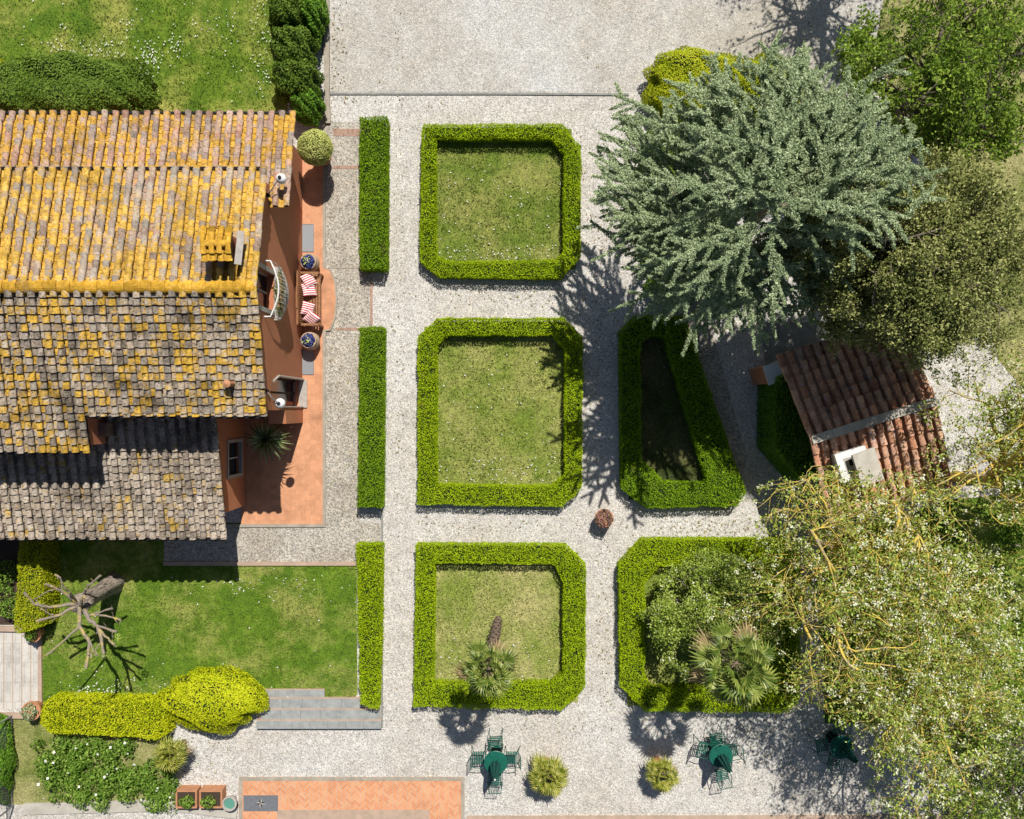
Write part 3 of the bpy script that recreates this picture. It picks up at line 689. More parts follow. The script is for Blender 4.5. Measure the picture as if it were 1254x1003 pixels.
# annex window
wf = MB()
for (ya, yb, z0_, z1_) in ((-2.07, -1.97, .43, 1.67), (-1.0, -.90, .43, 1.67), (-1.97, -1.0, 1.59, 1.67), (-1.97, -1.0, .43, .52)): wf.box((-8.52, ya, z0_), (-8.41, yb, z1_), 'trim')
wf.box((-8.58, -1.5, .52), (-8.54, -1.47, 1.59), 'white')
w_ = wf.build('window', house); gl = MB(); gl.box((-8.62, -1.97, .52), (-8.585, -1.0, 1.59), 'glass'); gl.build('pane', w_)
# door in the arch
db = MB(); db.box((-7.0, .06, 0), (-6.96, .94, 3.2), 'glass')
db.box((-6.96, .06, 0), (-6.92, .12, 3.0), 'darkwood'); db.box((-6.96, .88, 0), (-6.92, .94, 3.0), 'darkwood'); db.box((-6.96, .47, 0), (-6.92, .53, 3.2), 'darkwood'); db.build('door', house)
db = MB(); db.tube([(XW+.04, .95, 0.05), (XW+.04, .95, 2.6), (XW+.04, .80, 3.05)], .035, 'trim'); db.tube([(XW+.03, .08, .05), (XW+.03, .08, 2.5)], .02, 'trim')
db.box((XW-.1, .06, .05), (XW+.16, .94, .10), 'trim'); db.build('door_frame', house)
# balcony
bal = []
N = 14
arcp = [(-6.66+.16+.22*math.sin(math.pi*i/N), 2.5+1.5*i/N) for i in range(N+1)]
b = MB(); b.prism([(XW, 2.5)]+arcp+[(XW, 4.0)], 2.78, 2.9, 'trim'); blc = b.build('balcony', house)
r_ = MB(); r_.tube([(XW, 2.5, 3.72)]+[(x, y, 3.72) for x, y in arcp]+[(XW, 4.0, 3.72)], .022, 'white')
r_.tube([(x, y, 3.05) for x, y in arcp], .012, 'steel')
for x, y in arcp: r_.tube([(x, y, 2.9), (x+.03, y, 3.2), (x, y, 3.72)], .009, 'white', 4)
r_.build('railing', blc)
p_ = MB(); p_.box((-6.50, 2.75, 2.9), (-6.40, 3.75, 3.1), 'clay'); blob(p_, (-6.42, 3.25, 3.2), (.13, .58, .2), 'olive', 900, .05, .3, 2.9, None); p_.build('window_box', blc)
b = MB(); b.box((-6.92, 2.75, 2.9), (-6.88, 3.75, 4.72), 'glass')
for y in (2.75, 3.22, 3.70): b.box((-6.88, y, 2.9), (-6.84, y+.05, 4.72), 'trim')
b.box((-6.88, 2.8, 3.7), (-6.85, 3.7, 3.75), 'trim'); fw = b.build('window', house)
for ya, yb in ((2.62, 2.745), (3.755, 3.88)): b = MB(); b.box((-6.93, ya, 2.9), (XW+.03, yb, 4.66), 'trim'); b.build('frame', fw)
# wall lamps
def lamp(name_label, base, ctr):
    t = thing('wall_lamp', base, name_label, 'lamp', 'white globe wall lamps on the house')
    b = MB(); bx, by, bz = base; c = Vector(ctr)
    b.tube([base, ((bx+c.x)/2, (by+c.y)/2, bz+.12), (c.x, c.y, c.z+.14), (c.x, c.y, c.z+.10)], .016, 'steel'); b.lathe((bx, by, bz-.08), [(.05, 0), (.06, .06), (.04, .12)], 'black', 10); b.build('bracket', t)
    b = MB(); n_ = 10; b.lathe((c.x, c.y, c.z), [(max(.004, .14*math.sin(math.pi*i/n_)), -.14*math.cos(math.pi*i/n_)) for i in range(n_+1)], 'globe', 18); b.build('lamp_globe', t, True)
    b = MB(); b.lathe((c.x, c.y, c.z+.10), [(.055, 0), (.05, .05), (.02, .06)], 'black', 10); b.build('lamp_cap', t)
lamp('white globe wall lamp above the arched doorway near the roof corner', (XW+.03, .5, 3.62), (-6.32, .17, 3.45))
lamp('white globe wall lamp over the upper wing roof', (XW+.06, 5.80, 3.62), (-6.20, 6.20, 3.75))

# ---------------------------------------------------------------- hut
hc = P(1070, 515, 2.9); ha = R(17.5)
def hut(v):
    x, y, z = v; return (hc.x+x*math.cos(ha)-y*math.sin(ha), hc.y+x*math.sin(ha)+y*math.cos(ha), z)
ht = thing('garden_hut', (hc.x, hc.y, 0), 'small pink tiled garden hut with a concrete chimney, half under the trees', 'hut')
b = MB()
def hbox(b, lo, hi, m, o=hut):
    x0, y0, z0 = lo; x1, y1, z1 = hi
    v = [(x0,y0,z0),(x1,y0,z0),(x1,y1,z0),(x0,y1,z0),(x0,y0,z1),(x1,y0,z1),(x1,y1,z1),(x0,y1,z1)]
    b.add([o(q) for q in v], [(0,3,2,1),(4,5,6,7),(0,1,5,4),(1,2,6,5),(2,3,7,6),(3,0,4,7)], m)
hw, hl = 1.78, 2.5
hbox(b, (-hw+.35, -hl+.2, 0), (hw-.15, hl-.2, 2.15), 'kerb')
for xx in (-hw+.35, hw-.35):
    v = [hut(q) for q in ((xx, -hl+.2, 2.15), (xx, hl-.2, 2.15), (xx, 0, 2.68), (xx+.2, -hl+.2, 2.15), (xx+.2, hl-.2, 2.15), (xx+.2, 0, 2.68))]
    b.add(v, [(0, 2, 1), (3, 4, 5), (0, 3, 5, 2), (1, 2, 5, 4)], 'plasterlight')
b.build('wall', ht)
b = MB(); tile_roof(b, -hw, hw, (0, 2.8), (hl, 2.26), 'hut', .27, .36, .095, 21, hut); tile_roof(b, -hw, hw, (0, 2.8), (-hl, 2.26), 'hut', .27, .36, .095, 22, hut)
rf = b.build('roof', ht)
b = MB(); 
for k in range(6): hbox(b, (-hw-.03+k*.61, -.12, 2.84), (-hw-.03+(k+1)*.61-.006, .12, 2.925), 'paleconc')
b.build('ridge_cap', rf)
hbc = hut; b = MB()
cc = (-.98, -.95)
hbox(b, (cc[0]-.42, cc[1]-.38, 2.3), (cc[0]+.40, cc[1]+.38, 3.02), 'trim')
for (a0, a1, a2, a3) in ((-.45, -.41, -.27, .41), (.25, -.41, .43, .41), (-.27, .22, .25, .41), (-.27, -.41, .25, -.22)):
    hbox(b, (cc[0]+a0, cc[1]+a1, 3.02), (cc[0]+a2, cc[1]+a3, 3.14), 'white')
hbox(b, (cc[0]-.26, cc[1]-.21, 3.021), (cc[0]+.24, cc[1]+.21, 3.12), 'trim'); hbox(b, (cc[0]-.12, cc[1]-.02, 3.121), (cc[0]+.2, cc[1]+.14, 3.126), 'black')
ch = b.build('chimney', rf)
b = MB(); tl = R(16)
def slab(v):
    x, y, z = v; return hut((cc[0]+.22+x*math.cos(tl)+z*math.sin(tl), cc[1]-.12+y, 3.30-x*math.sin(tl)+z*math.cos(tl)))
hbox(b, (-.34, -.50, -.03), (.42, .42, .03), 'paleconc', slab)
hbox(b, (cc[0]+.24, cc[1]-.3, 3.14), (cc[0]+.34, cc[1]-.2, 3.24), 'greyconc'); b.build('chimney_slab', ch)
b = MB(); q = P(948, 457, 1.5); b.box((q.x-.22, q.y-.26, 0), (q.x+.2, q.y+.26, 1.46), 'plasterlight', .3, (q.x, q.y)); b.box((q.x-.26, q.y-.3, 1.46), (q.x+.24, q.y+.3, 1.52), 'white', .3, (q.x, q.y)); tag(b.build('garden_pillar'), 'short white capped pillar at the upper left corner of the tiled hut', 'pillar')

# ---------------------------------------------------------------- bench, cushions, urns, mats
t = thing('bench', (-6.3, 3.43, 0.05), 'slatted teak garden bench with striped cushions against the terracotta wall', 'bench')
b = MB()
for k in range(6): b.box((-6.47+k*.085, 2.62, .46), (-6.41+k*.085, 4.24, .485), 'teak')
b.box((-6.5, 2.60, .41), (-5.98, 2.66, .46), 'teak'); b.box((-6.5, 4.20, .41), (-5.98, 4.26, .46), 'teak'); b.box((-6.02, 2.66, .40), (-5.98, 4.20, .458), 'teak'); b.build('seat', t)
b = MB()
mt = Matrix.Translation((-6.50, 0, .48)) @ Matrix.Rotation(R(-9), 4, 'Y')
for k in range(22): b.box((-.012, 2.66+k*.072, 0), (.012, 2.70+k*.072, .42), 'teak', mat4=mt)
b.box((-.025, 2.6, .42), (.025, 4.26, .47), 'teak', mat4=mt); b.box((-.02, 3.1, .471), (.02, 3.76, .52), 'teak', mat4=mt); b.build('backrest', t)
for y in (2.60, 4.20):
    b = MB(); b.box((-6.55, y, .64), (-6.0, y+.07, .67), 'teak'); b.box((-6.04, y+.01, .486), (-5.99, y+.06, .64), 'teak'); b.build('armrest', t)
    for x in (-6.54, -6.04): b = MB(); b.box((x, y, .05), (x+.06, y+.06, .41), 'teak'); b.build('leg', t)
cush = MB()
def cushion_mesh():
    b = MB(); n_ = 10; V = []; h = .21
    for sgn in (1, -1):
        for i in range(n_+1):
            for j in range(n_+1):
                u, v = i/n_*2-1, j/n_*2-1; th = .075*((1-u**4)*(1-v**4))**.5; pin = 1-.10*(1-abs(u*v))*(abs(u)**3+abs(v)**3)*.5
                V.append((u*h*pin, v*h*pin, sgn*th))
    F = []
    for sd in range(2):
        o_ = sd*(n_+1)**2
        for i in range(n_):
            for j in range(n_):
                q = (o_+i*(n_+1)+j, o_+(i+1)*(n_+1)+j, o_+(i+1)*(n_+1)+j+1, o_+i*(n_+1)+j+1); F.append(q if sd == 0 else q[::-1])
    b.add(V, F, 'stripe'); return b
cu0 = cushion_mesh().build('cushion', None, True)
lab = ['red striped cushion at the upper end of the bench, leaning in the corner', 'red striped cushion lying flat just below the uppermost cushion on the bench',
       'red striped cushion below the middle of the bench, leaning on the backrest', 'red striped cushion at the bench end nearest the lower urn']
for k, (x, y, z, rz, ry, rx) in enumerate(((-6.30, 4.02, .62, 35, 38, 10), (-6.30, 3.72, .60, 8, 30, -14), (-6.33, 3.12, .62, -12, 42, 0), (-6.22, 2.82, .60, -38, 25, 20))):
    c = cu0 if k == 0 else cu0.copy()
    if k: C.objects.link(c)
    c.location = (x, y, z); c.rotation_euler = (R(rx), R(ry), R(rz)); tag(c, lab[k], 'cushion', 'striped cushions on the bench')
def urn(x, y, label):
    t = thing('flower_urn', (x, y, .05), label, 'urn', 'urns beside the bench')
    b = MB(); b.lathe((x, y, .05), [(.15, 0), (.22, .08), (.29, .27), (.27, .42), (.22, .50), (.25, .55), (.235, .56), (.2, .53), (.02, .52)], 'beige', 22); b.build('pot', t, True)
    b = MB(); blob(b, (x, y, .58), (.22, .22, .13), 'pansy', 1800, .05, .2, .5)
    q = np.array([(x+RNG.normal()*.06, y+RNG.normal()*.06, .72) for _ in range(14)]); b.leaves(q, np.tile((0, 0, 1.), (14, 1)), .05, 'pale', .3, 1); b.build('flowers', t)
urn(-6.33, 4.60, 'beige urn of blue flowers at the upper end of the bench'); urn(-6.32, 2.15, 'beige urn of blue flowers at the lower end of the bench')
def mat_(x0, y0, x1, y1, label, m='grate', emblem=False):
    b = MB(); a = P(x0, y1); c = P(x1, y0); cx, cy = (a.x+c.x)/2, (a.y+c.y)/2; w_, h_ = (c.x-a.x)/2, (c.y-a.y)/2
    b.box((-w_, -h_, 0), (w_, h_, .012), m); fr = .02
    for q in ((-w_, -h_, w_, -h_+fr), (-w_, h_-fr, w_, h_), (-w_, -h_+fr, -w_+fr, h_-fr), (w_-fr, -h_+fr, w_, h_-fr)): b.box((q[0], q[1], .012), (q[2], q[3], .018), 'steel')
    o = b.build('door_mat'); o.location = (cx, cy, .051)
    if emblem:
        e = MB(); r1 = .20
        for k in range(4):
            a0 = math.pi/2*k; p0 = (r1*math.cos(a0), r1*math.sin(a0)); s1 = (.06*math.cos(a0+.785), .06*math.sin(a0+.785)); s2 = (.06*math.cos(a0-.785), .06*math.sin(a0-.785))
            e.add([(0, 0, .020), (*p0, .020), (*s1, .020)], [(0, 1, 2)], 'black'); e.add([(0, 0, .020), (*s2, .020), (*p0, .020)], [(0, 1, 2)], 'trim')
        e_ = e.build('emblem'); local(e_, o)
    tag(o, label, 'mat', None); return o
mat_(369, 275, 385, 309, 'grey metal grate mat above the upper urn'); mat_(370, 429, 385, 459, 'grey metal grate mat below the lower urn')
mat_(299, 973, 341, 992, 'grey doormat with a star emblem on the herringbone brick terrace', 'steel', True).location.z = .046
# ball topiary
t = thing('potted_topiary', (-5.95, 7.9, 0), 'pale yellow green clipped ball topiary in a pot beside the roof corner', 'topiary')
b = MB(); b.lathe((-5.95, 7.93, 0), [(.17, 0), (.26, .36), (.29, .36), (.29, .44), (.25, .44), (.24, .38), (.02, .38)], 'clay', 20); b.build('pot', t)
b = MB(); b.tube([(-5.95, 7.93, .38), (-5.94, 7.93, 1.2)], .03, 'bark'); b.build('trunk', t)
b = MB(); blob(b, (-5.95, 7.93, 1.2), (.53, .53, .48), 'pale', 2600, .045, .04, 0); b.build('crown', t)
q = P(352, 172); 
def pot(x, y, r, label, plant=None, h=.4, group=None, pr=.3):
    t = thing('plant_pot', (x, y, 0), label, 'pot', group)
    b = MB(); b.lathe((x, y, 0), [(r*.65, 0), (r*.95, h*.85), (r*1.08, h*.85), (r*1.08, h), (r*.92, h), (r*.88, h*.88), (.02, h*.88)], 'clay', 22); b.build('pot', t)
    if plant: b = MB(); blob(b, (x, y, h+.08), (pr, pr, .2), plant, 900, .06, .3, h*.9, None); b.build('plant', t)
    return t
p = P(40, 777, .4); pot(p.x, p.y, .24, 'terracotta pot at the top right corner of the slab path', 'bush2', pr=.16)
p = P(38, 871, .4); pot(p.x, p.y, .28, 'terracotta pot with grey leaves beside the golden hedge end', 'cedar', pr=.22)
p = P(740, 635, .5); t = pot(p.x, p.y, .27, 'round terracotta flower pot alone on the gravel between the beds', 'pinkf', .5, pr=.26)
# troughs and round basin at the bottom left
for k, (x0, x1, lb) in enumerate(((215, 241, 'left one of two terracotta troughs, standing at the gravel edge beside the rose bed'), (244, 272, 'right one of two terracotta troughs, next to the round basin'))):
    a = P(x0, 990, .35); c = P(x1, 968, .35); t = thing('planter_trough', ((a.x+c.x)/2, (a.y+c.y)/2, 0), lb, 'planter', 'terracotta troughs')
    b = MB(); th = .05
    b.box((a.x, a.y, 0), (c.x, c.y, .24), 'clay')
    for q in ((a.x, a.y, c.x, a.y+th), (a.x, c.y-th, c.x, c.y), (a.x, a.y+th, a.x+th, c.y-th), (c.x-th, a.y+th, c.x, c.y-th)): b.box((q[0], q[1], .24), (q[2], q[3], .35), 'clay')
    b.box((a.x+th+.002, a.y+th+.002, .24), (c.x-th-.002, c.y-th-.002, .31), 'soil'); b.build('trough', t)
    b = MB(); blob(b, ((a.x+c.x)/2+.05*(1-2*k), (a.y+c.y)/2-.06, .38), (.22, .17, .16), 'rose', 900, .07, .3, .3, None); b.build('plant', t)
p = P(281, 984, .3); t = thing('basin', (p.x, p.y, 0), 'round grey basin with green water beside the troughs', 'basin')
b = MB(); b.lathe((p.x, p.y, 0), [(.12, 0), (.2, .25), (.235, .27), (.235, .33), (.18, .33), (.165, .24), (.01, .24)], 'trim', 24); b.build('bowl', t)
n = NT('green_water'); M['water'] = n.bsdf((.10, .26, .20), .1, spec=.6)
b = MB(); b.lathe((p.x, p.y, .28), [(.172, 0), (.172, .01)], 'water', 24); b.build('water', t)

# ---------------------------------------------------------------- garden tables, chairs, closed parasols
def chair_proto():
    t = thing('garden_chair', (0, 0, 0), 'x', 'chair')
    b = MB()
    for k in range(7): b.box((-.20, -.20+k*.06, .44), (.20, -.165+k*.06, .455), 'green')
    for x in (-.21, .19): b.box((x, -.21, .42), (x+.02, .22, .44), 'green')
    local(b.build('seat'), t)
    b = MB()
    for k in range(7): b.tube([(-.18+k*.06, .22, .46), (-.18+k*.06, .30, .84)], .008, 'green', 4)
    b.tube([(-.22, .22, .44), (-.22, .30, .85), (.22, .30, .85), (.22, .22, .44)], .014, 'green', 6); local(b.build('backrest'), t)
    for s in (-1, 1):
        b = MB(); b.tube([(s*.23, .25, .66), (s*.25, 0, .68), (s*.24, -.18, .66)], .014, 'green', 5); local(b.build('armrest'), t)
        b = MB(); b.tube([(s*.24, -.18, .66), (s*.235, -.22, 0)], .012, 'green', 5); local(b.build('leg'), t)
        b = MB(); b.tube([(s*.22, .22, .44), (s*.235, .30, 0)], .012, 'green', 5); local(b.build('leg'), t)
    return t
def table_proto():
    t = thing('garden_table', (0, 0, 0), 'x', 'table')
    b = MB(); b.lathe((0, 0, .70), [(.34, 0), (.365, .0), (.365, .022), (.35, .03), (.02, .03)], 'green', 32); local(b.build('tabletop'), t)
    for k in range(4): a = R(45+90*k); b = MB(); b.tube([(.12*math.cos(a), .12*math.sin(a), .70), (.2*math.cos(a), .2*math.sin(a), .4), (.32*math.cos(a), .32*math.sin(a), 0)], .014, 'green', 6); local(b.build('leg'), t)
    return t
def parasol_proto():
    t = thing('parasol', (0, 0, 0), 'x', 'parasol')
    b = MB(); b.tube([(0, 0, .05), (0, 0, 1.8)], .022, 'white', 8); local(b.build('pole'), t)
    b = MB(); prof = []; n_ = 24; V = []
    zs = [(.80, .05), (.86, .12), (1.0, .135), (1.25, .11), (1.5, .08), (1.7, .05), (1.78, .02)]
    for z, r in zs:
        for k in range(n_): a = 2*math.pi*k/n_; rr = r*(1+.28*math.cos(8*a)); V.append((rr*math.cos(a+z*.3), rr*math.sin(a+z*.3), z))
    F = [(i*n_+k, i*n_+(k+1)%n_, (i+1)*n_+(k+1)%n_, (i+1)*n_+k) for i in range(len(zs)-1) for k in range(n_)]+[list(range(n_))[::-1], [(len(zs)-1)*n_+k for k in range(n_)]]
    b.add(V, F, 'greencloth'); local(b.build('canopy'), t)
    b = MB(); b.lathe((0, 0, 1.78), [(.015, 0), (.03, .03), (.005, .07)], 'white', 8); local(b.build('finial'), t)
    b = MB(); b.lathe((0, 0, 0), [(.2, 0), (.2, .06), (.05, .09), (.04, .3)], 'black', 16); local(b.build('base'), t)
    return t
protos = {}
def place(kind, x, y, rz, label, group, tilt=0):
    if kind not in protos:
        protos[kind] = {'chair': chair_proto, 'table': table_proto, 'parasol': parasol_proto}[kind](); r = protos[kind]
    else:
        src = protos[kind]; r = src.copy(); C.objects.link(r)
        for c in src.children:
            d = c.copy(); C.objects.link(d); d.parent = r; d.matrix_parent_inverse = Matrix.Identity(4)
    if kind == 'chair': r.scale = (.9, .9, .9)
    r.location = (x, y, .0); r.rotation_euler = (tilt, 0, rz); r['label'] = label; r['group'] = group; return r
sets = [((607, 934), 'leftmost', [(0, .50), (90, .50), (-90, .50), (178, .66)]), ((883, 926), 'middle', [(8, .40), (78, .46), (-84, .42), (190, .72)]), ((1031, 915), 'rightmost', [(-10, .48), (100, .48), (170, .55)])]
wh = {'leftmost': 'left of the potted palms', 'middle': 'in the dappled shade below the palm bed', 'rightmost': 'hidden under the blossoming tree'}
sidew = {0: 'upper side', 1: 'left side', 2: 'right side', 3: 'lower side'}
for (px, py), nm, chs in sets:
    c = P(px, py, .72)
    place('table', c.x, c.y, 0, '%s round green metal garden table, %s' % (nm, wh[nm]), 'round green garden tables')
    place('parasol', c.x, c.y, R(10), 'closed dark green parasol through the %s garden table' % nm, 'closed parasols')
    names = ['upper', 'left', 'right', 'lower'] if len(chs) == 4 else ['upper', 'left', 'lower']
    for (a, d), sn in zip(chs, names):
        an = R(90+a)
        place('chair', c.x+d*math.cos(an), c.y+d*math.sin(an), R(a), 'green metal garden chair on the %s side of the %s round table' % (sn, nm), 'green garden chairs')

# ---------------------------------------------------------------- palms
def fan(b, base, d, L, R_, mat, n_=20, droop=.25, pm='palm'):
    """petiole from base along d, then a folded fan of narrow segments"""
    base = Vector(base); d = Vector(d).normalized(); tip = base+d*L+Vector((0, 0, -.1*L))
    b.tube([base, base+d*L*.5+Vector((0, 0, .02)), tip], [.014, .01, .008], pm, 4, False)
    side = d.cross(Vector((0, 0, 1)));
    if side.length < .1: side = Vector((1, 0, 0))
    side.normalize(); up = side.cross(d).normalized()
    for k in range(n_):
        a = R(-125+250*k/(n_-1)); dd = d*math.cos(a)+side*math.sin(a)
        r = R_*(.75+.25*math.cos(a))*random.uniform(.9, 1.05)
        e = tip+dd*r+Vector((0, 0, -droop*r*random.uniform(.4, 1.3))); m = tip+dd*r*.55+up*.03
        wv = dd.cross(up).normalized()*r*.062
        V = [tip, m+wv, e, m-wv, m+up*r*.035]
        b.add([tuple(v) for v in V], [(0, 1, 4), (1, 2, 4), (2, 3, 4), (3, 0, 4)], mat)
def palm(basep, topp, rt, nf, R_, label, mat='palm', dead=0, cat='palm', pot_r=None, L=.45, group=None, el=(-25, 80), trunkr=.11):
    t = thing('palm_tree' if pot_r is None else 'potted_palm', (basep[0], basep[1], 0), label, cat, group)
    top = Vector(topp); bs = Vector(basep)
    if pot_r:
        b = MB(); b.lathe((bs.x, bs.y, 0), [(pot_r*.7, 0), (pot_r, .36), (pot_r*1.12, .36), (pot_r*1.12, .45), (pot_r*.92, .45), (.02, .40)], 'clay', 20); b.build('pot', t)
    b = MB(); n_ = 26; pts = [bs.lerp(top, i/n_)+Vector((0, 0, 0)) for i in range(n_+1)]
    b.tube(pts, [trunkr*(1.0+.18*(i % 2)+.35*(i/n_)) for i in range(n_+1)], 'pbark', 9)
    for i in range(6, n_*4):                                  # leaf bases
        k = i/(n_*4); a = i*2.4; c = bs.lerp(top, k); rr = trunkr*(1.1+.4*k)
        b.add([tuple(c+Vector((rr*math.cos(a+s), rr*math.sin(a+s), h))) for s, h in ((-.35, 0), (.35, 0))]+[tuple(c+Vector((rr*1.5*math.cos(a), rr*1.5*math.sin(a), .09)))], [(0, 1, 2)], 'pbark')
    b.build('trunk', t)
    b = MB()
    for k in range(nf):
        az = k*2.39996+random.uniform(-.2, .2); e = R(el[0]+(el[1]-el[0])*(k/nf)**.9); d = Vector((math.cos(az)*math.cos(e), math.sin(az)*math.cos(e), math.sin(e)))
        fan(b, top+Vector((0, 0, -.1)), d, L*random.uniform(.8, 1.15), R_*random.uniform(.85, 1.1), mat if k > dead else 'deadpalm', droop=.18+.3*(1-k/nf))
    b.build('crown', t); return t
random.seed(5)
a = P(610, 758); t_ = P(597, 822, 4.3)
palm(a, t_, 0, 24, .46, 'tall fan palm leaning over the lower hedge of the single palm lawn', L=.46, dead=4)
a = P(866, 760); t_ = P(900, 815, 4.7)
palm(a, t_, 0, 27, .54, 'large fan palm in the bed under the blossoming tree', L=.72, dead=4)
PG = 'low potted fan palms on the gravel'
c = P(668, 934, 0); palm(c, (c.x+.05, c.y-.10, .75), 0, 26, .38, 'bushy potted fan palm right of the leftmost green table', 'palm2', 0, 'palm', .27, .36, PG, (-12, 80), .08)
c = P(804, 932, 0); palm(c, (c.x+.02, c.y-.08, .75), 0, 20, .34, 'smaller potted fan palm left of the middle green table', 'palm2', 0, 'palm', .24, .32, PG, (-5, 80), .08)
c = P(226, 908, 0); palm(c, (c.x-.0, c.y+.0, .95), 0, 24, .38, 'small fan palm beside the golden hedge and rose bed', 'palm2', 0, 'palm', None, .30, None, (-5, 80), .08)
# sword-leaved plant on the patio
c = P(345, 536, 0); t = thing('sword_leaf_plant', (c.x, c.y, .05), 'spiky sword leaved plant in a pot in the shaded patio corner', 'plant')
b = MB(); b.lathe((c.x, c.y, .05), [(.16, 0), (.24, .36), (.27, .36), (.27, .44), (.22, .44), (.02, .40)], 'clay', 20); b.build('pot', t)
b = MB(); b.tube([(c.x, c.y, .4), (c.x-.03, c.y, 1.35)], [.06, .05], 'bark'); b.build('trunk', t)
b = MB()
for k in range(110):
    az = k*2.39996; e = R(-20+100*(k/110)); d = Vector((math.cos(az)*math.cos(e), math.sin(az)*math.cos(e), math.sin(e))); L = random.uniform(.6, .85)
    o0 = Vector((c.x-.03, c.y, 1.33)); m = o0+d*L*.5+Vector((0, 0, .05)); tp = o0+d*L+Vector((0, 0, -.18*math.cos(e))); s = d.cross(Vector((0, 0, 1))).normalized()*.026
    b.add([tuple(v) for v in (o0-s*.6, o0+s*.6, m+s, tp, m-s)], [(0, 1, 2, 4), (4, 2, 3)], 'yucca')
b.build('leaves', t)

# ---------------------------------------------------------------- pollarded tree
def Z(zx, zy, z): return P(zx/3.858, 640+zy/3.858, z)
base = P(139, 714); head = Z(375, 385, 2.15)
t = thing('pollarded_tree', base, 'bare pollarded tree with crooked lichen spotted limbs on the lower lawn', 'tree')
b = MB(); n_ = 10; pts = [base.lerp(head, i/n_) for i in range(n_+1)]
V = []; sd = 20
for i, p in enumerate(pts):
    k = i/n_; r = .25*(1-.10*k)+.10*(1-k)**5+(.06 if i >= n_-1 else 0)
    for j in range(sd): a = 2*math.pi*j/sd; rr = r*(1+.09*math.sin(5*a+k*2)+.06*math.sin(9*a+1)); V.append((p.x+rr*math.cos(a), p.y+rr*math.sin(a), p.z-.02+.05*math.sin(2*a)*(k > .95)))
F = [(i*sd+j, i*sd+(j+1)%sd, (i+1)*sd+(j+1)%sd, (i+1)*sd+j) for i in range(n_) for j in range(sd)]+[[n_*sd+j for j in range(sd)]]
b.add(V, F, 'trunkbark'); b.build('trunk', t, True)
limbs = [([(360,372,2.1),(290,320,2.4),(215,290,2.7)], .07), ([(350,385,2.1),(230,400,2.45),(160,385,2.65),(115,330,2.85)], .07), ([(205,400,2.5),(165,360,2.65),(215,330,2.8),(258,312,2.8)], .03),
  ([(355,400,2.1),(270,440,2.3),(170,468,2.6)], .075), ([(395,340,2.1),(405,315,2.25),(430,290,2.4),(475,250,2.55)], .06), ([(375,400,2.15),(375,490,2.3),(425,570,2.5),(405,690,2.75)], .08),
  ([(372,495,2.3),(300,560,2.5),(218,625,2.7)], .045), ([(400,410,2.2),(418,455,2.3),(462,490,2.4),(480,560,2.55),(490,640,2.7)], .085), ([(425,440,2.3),(470,425,2.45),(530,405,2.6)], .045),
  ([(430,435,2.35),(500,440,2.5),(570,460,2.6)], .045), ([(462,490,2.4),(550,515,2.7)], .045), ([(465,500,2.4),(500,540,2.5),(542,578,2.7)], .05), ([(360,370,2.1),(330,330,2.6),(292,290,2.9),(285,260,3.0),(258,245,3.0)], .045),
  ([(385,390,2.15),(388,360,2.5),(398,350,2.7)], .09), ([(425,560,2.5),(440,600,2.6),(432,640,2.7)], .03), ([(480,560,2.55),(450,600,2.7),(455,630,2.75)], .025), ([(270,440,2.3),(230,430,2.45),(190,405,2.6)], .03)]
for pl, r in limbs:
    b = MB(); pts = [Z(*q) for q in pl]; fine = [pts[0]]
    for i in range(len(pts)-1):
        for k in range(1, 5): q = pts[i].lerp(pts[i+1], k/4); fine.append(q+Vector((random.uniform(-.018, .018), random.uniform(-.018, .018), random.uniform(-.02, .02))) if k < 4 else q)
    m_ = len(fine); b.tube(fine, [r*.74*(1-.5*i/m_)*random.uniform(.9, 1.15)+(.012 if i >= m_-2 else 0) for i in range(m_)], 'pollard', 7)
    for k in range(random.randint(2, 4)):
        q = fine[random.randint(m_//2, m_-1)]; a = random.uniform(0, 6.28); tw = [q+Vector((math.cos(a)*.05*i+random.uniform(-.01, .01), math.sin(a)*.05*i+random.uniform(-.01, .01), .03*i)) for i in range(random.randint(3, 5))]; b.tube(tw, [.014, .011]+[.008]*(len(tw)-2), 'pollard', 4)
    b.build('limb', t)
b = MB()
for q in ((560, 540), (510, 630), (390, 690)): blob(b, Z(q[0], q[1], 2.75), (.13, .1, .08), 'bloss', 500, .05, .3, 0, None)
b.build('leaves', t)

